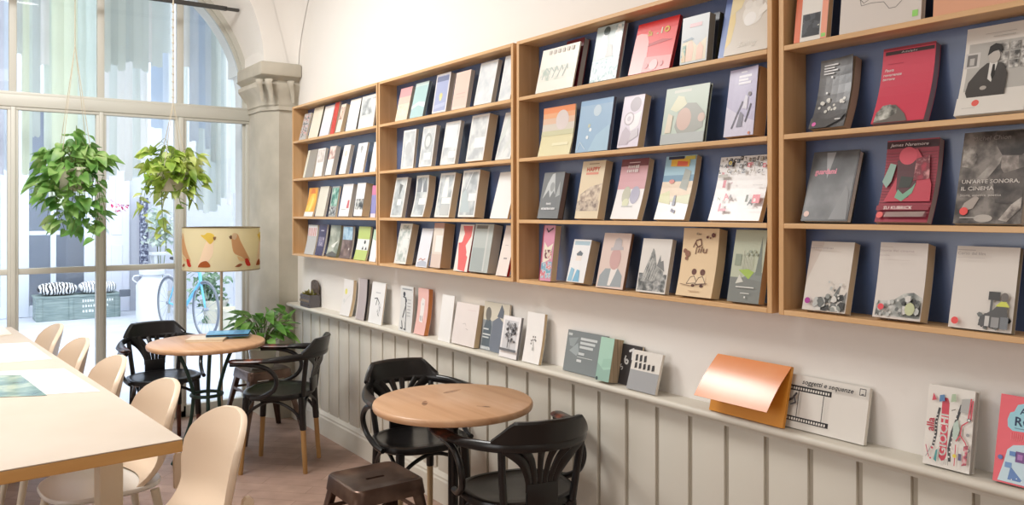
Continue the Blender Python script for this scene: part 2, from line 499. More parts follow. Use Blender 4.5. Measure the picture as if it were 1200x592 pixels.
def cover_mesh(b, w, h, art, base, th, t_cov, fn, spine=None, back=True, nu=4, nv=10):
    """front board with its printed picture, spine and back board; fn maps (u, v, depth) to the book's local space"""
    bm = bmesh.new()
    slots = []
    def sl(m):
        if m not in slots: slots.append(m)
        return slots.index(m)
    def poly(pts, z, m):
        vs = [bm.verts.new((x, y, z)) for x, y in pts]
        try: f = bm.faces.new(vs)
        except ValueError: return
        f.material_index = sl(m)
        if f.normal.z < 0: f.normal_flip()
    def quad(x0, y0, x1, y1, z, m): poly([(x0, y0), (x1, y0), (x1, y1), (x0, y1)], z, m)
    layer = 0
    M0 = base
    def boxm(x0, x1, y0, y1, z0, z1, m):
        vs = [bm.verts.new(c) for c in ((x0,y0,z0),(x1,y0,z0),(x1,y1,z0),(x0,y1,z0),(x0,y0,z1),(x1,y0,z1),(x1,y1,z1),(x0,y1,z1))]
        for q in ((0,3,2,1),(4,5,6,7),(0,1,5,4),(1,2,6,5),(2,3,7,6),(3,0,4,7)):
            f = bm.faces.new([vs[i] for i in q]); f.material_index = sl(m)
    boxm(0, w, 0, h, -t_cov, 0, M0)
    if back: boxm(0, w, 0, h, -th, -th + t_cov, spine or M0)
    if back: boxm(0, t_cov, 0, h, -th + t_cov, -t_cov, spine or M0)
    E = 0.00022
    for a in art:
        layer += 1
        z = E * layer
        k = a[0]
        if k == 'R':
            _, u0, v0, u1, v1, c = a
            quad(u0 * w, v0 * h, u1 * w, v1 * h, z, c if not isinstance(c, tuple) else cov(c))
        elif k == 'P':
            poly([(u * w, v * h) for u, v in a[1]], z, a[2] if not isinstance(a[2], tuple) else cov(a[2]))
        elif k == 'C':
            _, u, v, rr, c = a[:5]; asp = a[5] if len(a) > 5 else 1
            poly([(u * w + rr * w * cos(q * pi / 10), v * h + rr * w * asp * sin(q * pi / 10)) for q in range(20)], z, c if not isinstance(c, tuple) else cov(c))
        elif k == 'S':
            _, pts, wd_, c = a
            c = c if not isinstance(c, tuple) else cov(c)
            P = [Vector((u * w, v * h)) for u, v in pts]; hw = wd_ * w / 2
            for p, q in zip(P[:-1], P[1:]):
                d = q - p
                if d.length < 1e-7: continue
                d.normalize(); nrm = Vector((-d.y, d.x)) * hw; e = d * hw * .4
                poly([tuple(p - nrm - e), tuple(q - nrm + e), tuple(q + nrm + e), tuple(p + nrm - e)], z, c)
        elif k == 'T':
            _, s, u, v, hh, c = a[:6]; opt = a[6] if len(a) > 6 else {}
            vs, fs, tw = text_shape(s)
            H = hh * h; sx = H * opt.get('sx', 1)
            if 'w' in opt: sx = opt['w'] * w / tw
            sh = opt.get('shear', 0); ro = opt.get('rot', 0); bold = opt.get('bold', 0)
            ca, sa = cos(ro), sin(ro)
            c = c if not isinstance(c, tuple) else cov(c)
            for dx, dy in ([(0, 0)] if not bold else [(-bold, 0), (bold, 0), (0, bold), (0, -bold)]):
                bv = []
                for x, y in vs:
                    X = x * sx + sh * y * H + dx * H; Y = y * H + dy * H
                    bv.append(bm.verts.new((u * w + X * ca - Y * sa, v * h + X * sa + Y * ca, z + (dx + dy) * .0001)))
                for f in fs:
                    try: g_ = bm.faces.new([bv[i] for i in f]); g_.material_index = sl(c)
                    except ValueError: pass
    if nv:
        for i in range(1, nv):
            bmesh.ops.bisect_plane(bm, geom=list(bm.verts) + list(bm.edges) + list(bm.faces), plane_co=(0, h * i / nv, 0), plane_no=(0, 1, 0))
    if nu:
        for i in range(1, nu):
            bmesh.ops.bisect_plane(bm, geom=list(bm.verts) + list(bm.edges) + list(bm.faces), plane_co=(w * i / nu, 0, 0), plane_no=(1, 0, 0))
    bm.verts.index_update()
    off = len(b.v)
    for v in bm.verts: b.v.append(tuple(fn(v.co.x, v.co.y, v.co.z)))
    for f in bm.faces:
        b.f.append([v.index + off for v in f.verts]); b.mi.append(b.slot(slots[f.material_index]))
    bm.free()

def make_book(desc, where, YA, YBk, xf, z0, lean, h, th, base, art=(), pages=None, bow=0, flare=0, hard=False, group=None, spine=None, xmax=XW - .008, sag_side=0):
    """a book standing face out, leaning back; left bottom corner of the cover at (xf, YA)"""
    w = YA - YBk
    ca, sa = cos(lean), sin(lean)
    t = thing('book', desc + where, 'book', (xf, (YA + YBk) / 2, z0), group=group)
    loc = Vector(t.location)
    U = Vector((0, -1, 0)); V = Vector((sa, 0, ca)); Nn = Vector((-ca, 0, sa))
    O = Vector((xf, YA, z0 + th * sa))
    def fn(u, v, d, fl=0):
        q = v / h
        n_ = d - bow * sin(pi * min(max(q, 0), 1)) + fl * (max(u, 0) / w) ** 2 * (0.25 + .75 * q)
        return O + U * u + V * v + Nn * n_ - loc
    tc_ = .0022 if hard else .0011
    base_m = cov(base) if isinstance(base, tuple) else base
    sp = cov(spine) if isinstance(spine, tuple) else (spine or base_m)
    nv = 8 if (bow or flare) else 0; nu = 5 if flare else 0
    b = MB()
    if flare:
        cover_mesh(b, w, h, list(art), base_m, th, tc_, lambda u, v, d: fn(u, v, d, flare if d > -tc_ * 1.5 else 0), sp, True, nu, nv)
    else:
        cover_mesh(b, w, h, list(art), base_m, th, tc_, fn, sp, True, 0, nv)
    b.build('cover', t, 0, fix=False)
    pb_ = MB(); ins = .003 if hard else .0004
    n = 8 if bow else 1
    rows = []
    for i in range(n + 1):
        v = ins + (h - 2 * ins) * i / n
        rows.append([fn(tc_ + .0003, v, -tc_ - .0002), fn(w - ins, v, -tc_ - .0002), fn(w - ins, v, -th + tc_ + .0002), fn(tc_ + .0003, v, -th + tc_ + .0002)])
    pb_.loft(rows, pages or M_pages, True)
    pb_.add(rows[0], [(0, 1, 2, 3)], pages or M_pages); pb_.add(rows[-1], [(3, 2, 1, 0)], pages or M_pages)
    pb_.build('pages', t, 0)
    return t

ROWW = ['top', 'second', 'third', 'bottom']
BAYW = ['bookcase beside the pier', 'second bookcase', 'third bookcase', 'nearest bookcase']
def shelf_book(bay, row, desc, xl, xr, xt, yt, th, base, art=(), dx=.012, H=None, ymin=None, **k):
    z0 = ZSH[row]; xf = XS + dx
    YA = wall_y(xl, xf); Y2 = wall_y(xr, xf)
    y0, y1 = spans[bay]
    YA = min(YA, y1 - .021); Y2 = max(Y2, y0 + .021)
    tt = (xt - 600) / F
    Xt = YA * (CS + tt * CC) / (CC - tt * CS)
    bow = k.get('bow', 0)
    Xt = min(max(Xt, xf + .012), XW - .010 - th * 1.02)
    if Xt < xf + .006: xf = Xt - .006
    if H is None:
        fz = CS * Xt + CC * YA; zt = EYE + (HZ - yt) * fz / F
        zt = min(zt, (ZSH[row - 1] - BT if row else ZTOP - BT) - .004)
        lean = atan2(Xt - xf, zt - z0)
        H = hypot(Xt - xf, zt - z0) - th * sin(lean) * .5
    else: lean = math.asin(min((Xt - xf) / H, .5))
    return make_book(desc, ', %s shelf, %s' % (ROWW[row], BAYW[bay]), YA, Y2, xf, z0 + .0005, lean, H, th, base,
                     art, group='books on display in the wall bookcases', **k)

def bars_(u, v, n, c, w=.5, dv=.035, hgt=.012):          # small unreadable lines of print
    return [('R', u, v - i * dv, u + w * (1 - .25 * (i % 2)), v - i * dv + hgt, c) for i in range(n)]

B = shelf_book
def blocks(u, v, w, h, c, n, seed=1):                    # a line of print too small to read
    r = random.Random(seed); o = []; x = u
    for i in range(n):
        ww = w / n * r.uniform(.55, .85)
        o.append(('R', x, v + h * r.uniform(0, .15), x + ww, v + h * r.uniform(.8, 1), c)); x += w / n
    return o
GR3 = lambda s=16: photo([(60, 62, 64), (140, 142, 142), (214, 214, 212)], s)
LGR = lambda s=16: photo([(150, 154, 156), (196, 200, 200), (232, 233, 231)], s)
P_tan = mat('tan_page_block', (222, 198, 162), .9)
P_brown = mat('brown_page_block', (204, 168, 130), .9)
P_grey = mat('grey_page_block', (202, 196, 186), .9)
P_white = mat('white_page_block', (234, 229, 218), .9)
P_red = mat('red_page_block', (168, 44, 50), .7)
# --- bookcase beside the pier
B(0, 0, 'grey collage paperback dotted with red', 350.1, 357.6, 357.6, 134.2, .012, (200, 198, 196), [('R', .05, .1, .95, .97, photo([(50, 50, 56), (150, 150, 150), (225, 222, 218), (200, 90, 80)], 60))])
B(0, 0, 'plain cream paperback with dark edge', 360.9, 371.8, 369, 127.4, .012, (236, 226, 206), pages=mat('dark_olive_pages', (80, 78, 58), .8))
B(0, 0, 'white paperback with pale lilac lower half', 373.8, 384.6, 381.9, 125.4, .01, (238, 236, 238), [('R', 0, 0, 1, .45, (228, 224, 234))])
B(0, 0, 'narrow bright red paperback', 386.4, 391.4, 393.4, 120.7, .012, (206, 60, 42))
B(0, 0, 'small pale photo paperback with tan page edges', 393, 398.5, 400.8, 123.4, .026, (232, 222, 208), [('R', .1, .45, .9, .9, photo([(150, 120, 100), (210, 180, 160), (236, 220, 204)], 40))], pages=P_tan)
B(0, 0, 'plain white paperback with dark edge', 404.5, 416.8, 411.6, 118, .01, (242, 240, 236), pages=mat('dark_olive_pages', (80, 78, 58), .8))
B(0, 0, 'broad pale grey illustrated book', 419.4, 437, 425, 114, .01, (216, 218, 216), [('R', .12, .4, .92, .9, LGR(20)), ('R', 0, 0, 1, .3, (238, 238, 236))])
B(0, 1, 'taupe paperback with narrow cream edge', 354.7, 365.9, 361.8, 176.8, .014, (160, 152, 140), [('R', 0, 0, .2, 1, (232, 226, 204))])
B(0, 1, 'white paperback with faint beige picture', 367.9, 376.5, 373.5, 175, .02, (238, 235, 232), [('R', .1, .5, .9, .95, photo([(200, 186, 176), (226, 216, 208), (238, 232, 226)], 30))], pages=P_grey)
B(0, 1, 'thick white paperback with reddish picture above', 380.5, 387.6, 387.6, 172.5, .03, (238, 236, 232), [('R', 0, .55, 1, 1, photo([(190, 150, 140), (222, 200, 190), (236, 226, 220)], 30))], pages=P_grey)
B(0, 1, 'white paperback with thick grey page edges', 396.8, 404.4, 404, 171, .024, (240, 238, 234), [('C', .5, .7, .2, (220, 214, 204))], pages=P_grey)
B(0, 1, 'white paperback with small grey emblem', 414, 424.7, 420.6, 168.7, .012, (242, 242, 242), [('C', .45, .82, .14, (170, 172, 174)), ('C', .45, .72, .08, (190, 190, 190))])
B(0, 1, 'plain white paperback beside the bookcase upright', 432.8, 439.6, 438.8, 167, .01, (240, 241, 243))
B(0, 2, 'orange and yellow paperback, white foot band', 355.7, 365.9, 362.8, 220.7, .01, (242, 170, 40), [('P', [(0, .14), (.6, .2), (.9, .6), (.75, .95), (.3, .7), (.1, .4)], (247, 206, 70)), ('P', [(.3, .16), (.55, .2), (.7, .6), (.55, .75)], (250, 226, 120)), ('P', [(.2, .8), (.8, .8), (.7, .97), (.4, .98)], (234, 128, 40)), ('R', 0, 0, 1, .16, (240, 238, 232))], bow=.006)
B(0, 2, 'plain cream paperback with grey edge', 368.9, 379, 376, 219.2, .016, (230, 224, 206), pages=P_grey)
B(0, 2, 'teal and grey photo paperback', 384.6, 392.7, 390, 219, .014, (168, 170, 166), [('R', .1, .35, 1, .95, photo([(60, 116, 104), (128, 184, 164), (190, 210, 200)], 30)), ('R', 0, .05, 1, .32, GR3(50))])
B(0, 2, 'white book with small pink red figure', 396.3, 407.9, 402.9, 216.7, .028, (240, 238, 238), [('P', [(.66, .25), (.9, .25), (.88, .5), (.72, .5)], (206, 104, 110)), ('R', .2, .2, .62, .23, (200, 200, 200))], pages=P_grey)
B(0, 2, 'thick white book, small monochrome street photo', 414, 423.6, 419.6, 215.6, .05, (240, 240, 240), [('R', .1, .2, 1, .52, GR3(40))], pages=P_tan)
B(0, 2, 'lilac blue and pink paperback', 433.8, 439.6, 436.8, 217.7, .01, (150, 146, 200), [('R', 0, .7, 1, 1, (216, 130, 170)), ('R', 0, 0, 1, .12, (232, 216, 228))])
B(0, 3, 'grey paperback, red and white stripes above', 356.2, 366.9, 361.8, 263.7, .012, (196, 194, 188), [('R', .05, .62, .98, .95, (238, 230, 226))] + [('R', .08 + i * .18, .63, .16 + i * .18, .9, (212, 132, 126)) for i in range(5)], bow=.006)
B(0, 3, 'dark purple paperback with pale emblem', 368.4, 377, 375, 263.2, .014, (70, 62, 92), [('R', .2, .3, .85, .6, photo([(150, 140, 160), (110, 100, 130), (190, 184, 196)], 60)), ('R', .3, .78, .7, .82, (190, 184, 196))], pages=P_white, bow=.004)
B(0, 3, 'grey green landscape paperback with white bird shape', 381.6, 393.2, 388.2, 264.2, .02, (150, 158, 140), [('R', 0, 0, 1, 1, photo([(120, 128, 112), (156, 162, 146), (190, 194, 178)], 14)), ('P', [(.3, .35), (.5, .42), (.9, .52), (.7, .4), (.6, .3), (.4, .28)], (232, 234, 226)), ('P', [(0, 0), (1, 0), (1, .1), (.5, .18), (0, .05)], (96, 94, 86))], pages=mat('sage_page_block', (150, 150, 124), .9), bow=.007)
B(0, 3, 'paperback with blue sky over brown ground', 397.3, 409.4, 402.3, 265.2, .012, (120, 104, 100), [('R', .05, .58, .95, .98, photo([(120, 160, 190), (170, 204, 224), (210, 226, 234)], 20)), ('R', .05, .08, .95, .56, photo([(96, 80, 78), (124, 106, 102), (150, 130, 124)], 20)), ('C', .75, .3, .05, (220, 214, 208))], pages=P_white, bow=.006)
B(0, 3, 'lime green book, white band, three black shapes', 414, 427.7, 421.1, 265.7, .012, (190, 208, 124), [('R', 0, .3, 1, .63, (236, 238, 236))] + [('P', [(u - .08, v), (u + .08, v), (u, v + .1)], (40, 44, 40)) for u, v in ((.55, .32), (.82, .32))] + [('C', .66, .54, .07, (60, 64, 58))], bow=.006)
B(0, 3, 'white paperback with pale green top corner', 432.2, 439.6, 438.8, 269, .01, (240, 240, 242), [('P', [(0, .7), (1, .6), (1, 1), (0, 1)], (190, 216, 190))])
# --- second bookcase
def framed(c0, inner, m=.07): return [('R', m, m * .6, 1 - m, 1 - m * .7, inner)]
B(1, 0, 'cream and pink gradient paperback', 462.8, 476.3, 470.4, 104.9, .016, (238, 222, 196), [('R', 0, .72, 1, 1, (222, 164, 166)), ('R', 0, .5, 1, .72, (232, 196, 180)), ('R', .1, .1, .9, .45, photo([(236, 220, 190), (240, 230, 206), (226, 200, 180)], 20))], pages=P_grey)
B(1, 0, 'pale aqua paperback with white wave', 479.7, 494.9, 488.2, 99, .016, (178, 208, 208), [('R', 0, .9, 1, 1, (204, 222, 220)), ('P', [(0, .25), (.5, .35), (1, .25), (1, .4), (.5, .45), (0, .35)], (220, 234, 234))], pages=mat('blue_grey_page_block', (128, 142, 150), .9))
B(1, 0, 'lavender book with yellow flower and pale border', 505.9, 522, 512.7, 88.9, .03, (232, 228, 226), framed(0, (172, 180, 212)) + [('R', .07, .8, .93, .93, (122, 130, 160)), ('C', .5, .42, .12, (226, 214, 150)), ('C', .5, .35, .08, (232, 222, 170)), ('P', [(.1, .1), (.9, .15), (.9, .25), (.1, .2)], (192, 198, 224))], pages=P_grey, hard=True)
B(1, 0, 'peach coloured paperback with faint lines', 528.7, 545.6, 535.5, 86.3, .022, (236, 208, 194), [('R', .05, .08, .93, .95, (238, 202, 188)), ('R', .2, .4, .8, .42, (226, 180, 168)), ('R', .2, .3, .8, .31, (226, 180, 168))], pages=P_grey)
B(1, 0, 'white book with pale blue grey picture', 554.9, 575.2, 564.2, 75.3, .022, (232, 232, 230), framed(0, photo([(206, 212, 216), (222, 226, 228), (236, 238, 238)], 14)), pages=P_grey)
B(1, 0, 'white pale book beside right bookcase upright', 583.6, 597.5, 592.9, 66.9, .016, (232, 233, 232), framed(0, photo([(206, 212, 216), (224, 228, 230), (238, 240, 240)], 12)), pages=P_grey)
FR = [('white bordered book, leftmost with pale oval portrait', 469.4, 483.8, 473.7, 153.7, .015, [('C', .5, .5, .22, (196, 198, 198), 1.3)]),
      ('white bordered book with wreath picture and label', 490.3, 505.3, 496.7, 149.4, .024, [('C', .5, .62, .28, (180, 184, 182), 1.2), ('C', .5, .62, .18, (220, 222, 220), 1.2), ('R', .3, .16, .85, .34, (240, 240, 236))]),
      ('white bordered book with blank upper panel', 515.4, 532.6, 523.3, 144.4, .02, [('R', .12, .4, .88, .92, (226, 228, 230)), ('R', .5, .15, .92, .3, (240, 240, 238))]),
      ('thick white bordered book with large label block', 545.5, 565.6, 554.1, 137.2, .048, [('R', .35, .28, .95, .5, (240, 240, 238))]),
      ('large white book with slanting pale grey pattern', 580, 597.5, 592.9, 132.9, .012, [('P', [(.0, .3), (.3, .5), (.5, .9), (.3, .9), (.0, .5)], (214, 220, 216)), ('P', [(.4, .1), (.9, .4), (.9, .6), (.5, .3)], (216, 220, 216))])]
for d, xl, xr, xt, yt, th, a in FR:
    B(1, 1, d, xl, xr, xt, yt, th, (232, 230, 226), framed(0, photo([(190, 194, 196), (208, 212, 212), (230, 232, 230)], 16)) + a, pages=P_tan if th > .03 else P_grey)
FR = [('white bordered book with flower photo and label', 457, 470.5, 464.8, 209.1, .022, [('P', [(.4, .85), (.5, .5), (.7, .8)], (120, 122, 122)), ('R', .42, .3, .75, .45, (240, 240, 238))]),
      ('white bordered book with dark dress photo, bent', 481.1, 495.2, 488.9, 207, .042, [('P', [(.1, .6), (.9, .6), (.8, .95), (.6, .75), (.4, .95), (.1, .9)], (140, 144, 150)), ('P', [(.45, .6), (.6, .6), (.55, .9)], (236, 236, 236)), ('R', .4, .3, .92, .45, (240, 240, 238))]),
      ('white bordered book with veiled figure photo', 508.7, 525.7, 517.2, 204.2, .036, [('P', [(.3, .45), (.7, .45), (.62, .9), (.42, .9)], (236, 236, 234)), ('R', .35, .3, .93, .44, (242, 240, 236)), ('R', .35, .05, .9, .28, (200, 202, 200))]),
      ('thick white bordered book with pale green picture', 536.3, 555.5, 545.5, 201.3, .055, [('P', [(.1, .1), (.7, .1), (.3, .6), (.1, .5)], (190, 202, 204)), ('R', .5, .34, .95, .5, (240, 240, 238)), ('S', [(.3, .6), (.6, .95)], .05, (226, 230, 230))])]
for d, xl, xr, xt, yt, th, a in FR:
    B(1, 2, d, xl, xr, xt, yt, th, (234, 232, 226), framed(0, photo([(166, 172, 174), (194, 200, 202), (220, 224, 222)], 16)) + a, pages=P_tan if th > .03 else P_grey, bow=.008 if 'bent' in d else 0)
B(1, 2, 'plain white blank paperback', 573.9, 594.4, 586.6, 202.7, .012, (238, 237, 234), pages=P_tan)
B(1, 3, 'pale collage book with green grey specks', 461.5, 475.2, 470.2, 262.9, .04, (232, 230, 222), [('R', .05, .05, .95, .86, photo([(176, 186, 180), (212, 216, 212), (232, 232, 228)], 30)), ('R', .25, .85, .85, .96, photo([(120, 126, 116), (190, 190, 180), (224, 220, 210)], 50)), ('R', .45, .4, .9, .62, (234, 234, 230))], pages=P_tan)
B(1, 3, 'lavender white paperback with small orange mark', 486.7, 499.6, 495.3, 268, .012, (230, 230, 236), [('P', [(.1, .02), (.95, .02), (.9, .14), (.5, .17), (.1, .12)], (186, 192, 204)), ('S', [(.2, .17), (.35, .22), (.55, .18), (.75, .22)], .05, (200, 150, 140))], pages=P_grey)
B(1, 3, 'thick beige book with white label box', 503.9, 515.4, 513.2, 262.2, .062, (228, 216, 204), [('R', 0, .88, 1, 1, (196, 150, 134)), ('R', .3, .35, .95, .72, (238, 234, 228)), ('R', 0, 0, 1, .3, (222, 202, 190))], pages=P_brown)
B(1, 3, 'coral red and white swirl book', 531.2, 547, 540.5, 263.6, .02, (238, 230, 222), [('P', [(.05, .6), (.3, .62), (.4, .8), (.2, .97), (.9, .97), (.9, .75), (.6, .55), (.85, .3), (.8, .0), (.3, .03), (.2, .3)], (230, 112, 110)), ('C', .2, .68, .14, (238, 232, 224)), ('P', [(.75, .35), (1, .25), (1, .55), (.75, .55)], (236, 230, 222))], pages=P_red)
B(1, 3, 'large thick grey green exhibition book', 549.1, 570.7, 563.5, 263.6, .05, (186, 192, 188), [('R', .1, .9, .7, .97, (120, 112, 104)), ('R', .05, .02, .7, .5, (168, 176, 174)), ('R', .7, .02, .78, .95, (206, 208, 204))], pages=P_grey)
B(1, 3, 'pinkish white book with red page edges', 580.7, 593.5, 593.6, 265, .016, (234, 222, 214), [('R', .4, .33, .7, .36, (160, 150, 150)), ('R', .3, .6, .6, .61, (190, 180, 176))], pages=P_red)
# --- third bookcase
B(2, 0, 'dark red book half hidden behind a white one', 655, 675.5, 669, 50, .03, (120, 40, 50), dx=.03, pages=P_grey, hard=True)
B(2, 0, 'white landscape book with pale green garden drawing', 627.2, 670.5, 636.9, 60.2, .006, (234, 228, 216), [('R', .05, .25, .95, .55, photo([(176, 190, 176), (226, 222, 210), (234, 228, 216)], 22))] + [('S', [(.12 + i * .14, .3), (.2 + i * .14, .55), (.3 + i * .12, .45)], .02, (170, 184, 176)) for i in range(5)] + [('R', .2 + i * .12, .86, .27 + i * .12, .95, (186, 178, 168)) for i in range(6)], dx=.002)
B(2, 0, 'pale teal book with white bride and leaf border', 690.3, 721.4, 701, 34, .02, (190, 206, 206), [('R', 0, 0, 1, .38, photo([(150, 182, 188), (206, 220, 222), (230, 236, 236)], 70)), ('R', .72, .3, 1, .97, photo([(160, 186, 190), (232, 236, 232), (240, 240, 236)], 70)), ('P', [(.12, .4), (.5, .42), (.5, .7), (.42, .85), (.25, .85), (.15, .6)], (226, 232, 232)), ('P', [(.45, .42), (.75, .42), (.68, .62), (.55, .65)], (192, 190, 188)), ('C', .4, .9, .12, (76, 92, 92))], pages=mat('rosy_page_block', (176, 150, 144), .9), hard=True)
B(2, 0, 'red book with pink silhouette and yellow title', 735.9, 784.1, 749.1, 30.4, .014, (232, 84, 84), [('R', 0, .8, 1, 1, (222, 48, 50)), ('P', [(0, .0), (.32, .0), (.38, .3), (.36, .6), (.28, .76), (.12, .8), (.02, .78), (0, .7)], (240, 176, 174)), ('P', [(.32, 0), (1, 0), (1, .25), (.35, .3)], (238, 140, 138)), ('P', [(.36, .5), (.95, .55), (.7, .6), (.38, .56)], (186, 56, 58)), ('T', 'Sa', .3, .72, .1, (226, 190, 90), {'bold': .06, 'sx': .9}), ('T', '-', .52, .7, .1, (240, 230, 200), {'bold': .04}), ('T', '1', .60, .72, .11, (236, 226, 200), {'bold': .07}), ('T', 'O', .7, .72, .11, (232, 204, 80), {'bold': .07}), ('C', .6, .12, .1, (226, 176, 176)), ('C', .42, .12, .05, (200, 130, 130)), ('C', .78, .12, .05, (200, 130, 130))], pages=P_red)
B(2, 0, 'dark slate book peeking from behind a pale one', 815, 837, 822, 20, .02, (70, 76, 88), dx=.048, pages=mat('dark_olive_pages', (80, 78, 58), .8))
B(2, 0, 'pale grey blue book with peach figures', 796.2, 827.5, 800.8, 22.8, .03, (196, 202, 204), [('P', [(.05, .04), (.95, .04), (.95, .5), (.6, .35), (.4, .5), (.05, .45)], (224, 214, 186)), ('P', [(.2, .05), (.45, .05), (.5, .3), (.42, .46), (.3, .46), (.22, .3)], (236, 200, 178)), ('P', [(.6, .05), (.85, .05), (.86, .3), (.72, .42), (.62, .3)], (234, 196, 176)), ('R', .3, .76, .75, .84, (216, 180, 184)), ('P', [(.05, .5), (.4, .55), (.5, .5), (.1, .47)], (150, 166, 176)), ('R', .05, .04, .2, .4, photo([(120, 170, 160), (220, 214, 180), (226, 180, 140)], 40))], pages=mat('olive_grey_page_block', (140, 134, 120), .9), dx=.006)
B(2, 0, 'slim blue book behind the cream flower book', 841, 890, 853, 3, .012, (112, 136, 192), dx=.026, H=.222)
B(2, 0, 'large cream book with golden leaf and white bear', 847.6, 900, 861, -6, .012, (214, 206, 194), [('P', [(.0, .1), (.12, .2), (.16, .5), (.1, .75), (0, .8)], (230, 208, 150)), ('P', [(0, .6), (.25, .7), (.35, .95), (0, .98)], (228, 212, 166)), ('C', .55, .58, .24, (232, 228, 220)), ('C', .5, .5, .14, (240, 238, 234)), ('C', .42, .72, .09, (226, 222, 214)), ('C', .66, .72, .09, (226, 222, 214)), ('P', [(.7, .5), (.9, .6), (.8, .7), (.68, .6)], (238, 234, 226)), ('T', 'Zoology', .3, .1, .075, (240, 236, 226), {'shear': .35, 'w': .42})], dx=.004, H=.226)
B(2, 1, 'thin book, orange sky over yellow field', 629.7, 666.6, 637.7, 127.9, .006, (222, 214, 172), [('R', 0, .88, 1, 1, (236, 150, 102)), ('R', 0, .78, 1, .88, (234, 174, 132)), ('R', 0, .66, 1, .78, (226, 192, 166)), ('R', 0, .52, 1, .66, (216, 208, 194)), ('C', .62, .72, .2, (222, 210, 206)), ('R', 0, .42, 1, .52, (206, 204, 168)), ('R', .4, .2, .9, .26, (232, 226, 190))], bow=.008)
B(2, 1, 'light blue book with white snow dots', 673.8, 711.6, 681.9, 119.9, .016, (158, 188, 214), [('R', 0, .9, 1, 1, (142, 178, 212)), ('C', .55, .78, .12, (196, 214, 226)), ('C', .35, .5, .04, (196, 200, 176)), ('C', .4, .42, .04, (232, 240, 244)), ('C', .33, .28, .04, (232, 240, 244)), ('S', [(.05, .05), (.12, .2), (.3, .05)], .02, (200, 218, 230)), ('P', [(.4, 0), (1, 0), (1, .5), (.6, .3)], (170, 200, 220))], pages=mat('slate_page_block', (104, 106, 122), .9))
B(2, 1, 'lilac white book with grey haired girl drawing', 722.8, 746.9, 732.4, 115, .032, (222, 214, 226), [('C', .62, .82, .26, (178, 170, 178)), ('P', [(.35, .7), (.62, .62), (.95, .68), (.9, .4), (.55, .3), (.4, .5)], (238, 236, 238)), ('C', .4, .55, .24, (188, 178, 184)), ('C', .4, .55, .19, (232, 226, 232)), ('C', .4, .55, .09, (206, 198, 206)), ('P', [(.05, .05), (.5, .05), (.6, .25), (.3, .4), (.15, .3)], (196, 186, 196)), ('P', [(.55, .1), (.95, .2), (.9, .35), (.6, .3)], (206, 200, 206))], pages=P_tan)
B(2, 1, 'grey green book with painted child under hat', 773.1, 823.6, 781.9, 105.5, .014, (186, 200, 186), [('R', .2, .9, .6, .95, (206, 210, 198)), ('P', [(.15, .62), (.3, .85), (.45, .82), (.55, .66), (.3, .56)], (220, 220, 190)), ('P', [(.3, .3), (.35, .55), (.55, .7), (.75, .68), (.95, .5), (.95, .25), (.7, .15), (.4, .15)], (160, 162, 154)), ('C', .5, .42, .17, (206, 176, 162), 1.2), ('C', .9, .42, .08, (206, 180, 166)), ('R', 0, 0, 1, .18, (176, 182, 180)), ('P', [(.08, .2), (.22, .2), (.24, .5), (.12, .55)], (220, 208, 186))], pages=mat('charcoal_page_block', (60, 62, 60), .9), hard=True)
B(2, 1, 'lavender paperback with figure skater, fanned pages', 847.6, 883, 856.5, 85.1, .055, (188, 184, 210), [('P', [(0, 0), (1, 0), (1, .2), (.5, .3), (0, .45)], (208, 204, 222))] + bars_(.34, .86, 3, (232, 232, 240), .45, .05, .035) + [('R', .4, .93, .62, .95, (230, 230, 238)), ('S', [(.25, .12), (.42, .35), (.55, .5)], .05, (100, 98, 112)), ('P', [(.4, .13), (.6, .13), (.62, .3), (.5, .36)], (128, 126, 140)), ('P', [(.55, .4), (.72, .38), (.74, .56), (.64, .6)], (212, 210, 222)), ('S', [(.85, .45), (.7, .2)], .04, (70, 68, 80)), ('C', .78, .6, .06, (120, 112, 118)), ('C', .86, .03, .04, (222, 140, 110))], pages=P_brown, flare=.012)
B(2, 2, 'small grey book with pale mountain faces', 629.4, 653.1, 638.8, 203.7, .03, (126, 130, 132), [('P', [(.1, .42), (.25, .75), (.42, .96), (.55, .98), (.62, .7), (.7, .5), (.6, .6), (.45, .45), (.35, .62)], (196, 200, 200)), ('C', .5, .68, .1, (160, 164, 164), 1.5), ('P', [(.72, .45), (.85, .8), (.92, .5)], (176, 180, 180)), ] + blocks(.34, .29, .24, .05, (230, 230, 230), 5) + blocks(.14, .18, .68, .055, (230, 230, 230), 12, 2), pages=mat('taupe_page_block', (126, 106, 100), .9), hard=True, spine=(40, 38, 40))
B(2, 2, 'cream book titled in red with sepia crowd', 673.2, 699.8, 684, 190.8, .036, (228, 212, 182), [('P', [(0, .13), (.85, .13), (.98, .6), (.5, .55), (.1, .42)], photo([(150, 134, 122), (196, 178, 160), (226, 212, 190)], 45)), ('R', 0, .13, .95, .3, photo([(140, 126, 118), (190, 174, 158), (214, 200, 180)], 50)), ('T', 'HAPPY', .22, .82, .07, (214, 92, 70), {'bold': .05, 'w': .58}), ('R', .22, .76, .76, .80, (222, 150, 130)), ('R', .3, .94, .74, .955, (170, 150, 120))], pages=P_tan)
B(2, 2, 'white and pink book with two oval heads', 714.9, 746.4, 729.9, 188.6, .026, (234, 230, 228), [('R', 0, .5, 1, 1, (212, 164, 170)), ('R', 0, .88, 1, 1, (124, 72, 78)), ('C', .38, .4, .15, (190, 190, 170), 1.6), ('C', .7, .4, .17, (172, 170, 190), 1.4), ('C', .42, .27, .12, (212, 214, 180)), ('R', .3, .2, .7, .22, (190, 190, 186)), ('R', .3, .93, .7, .945, (220, 196, 196))] + blocks(.28, .84, .42, .055, (238, 226, 224), 6) + blocks(.26, .77, .45, .055, (238, 226, 224), 6, 3), pages=P_tan, bow=.006)
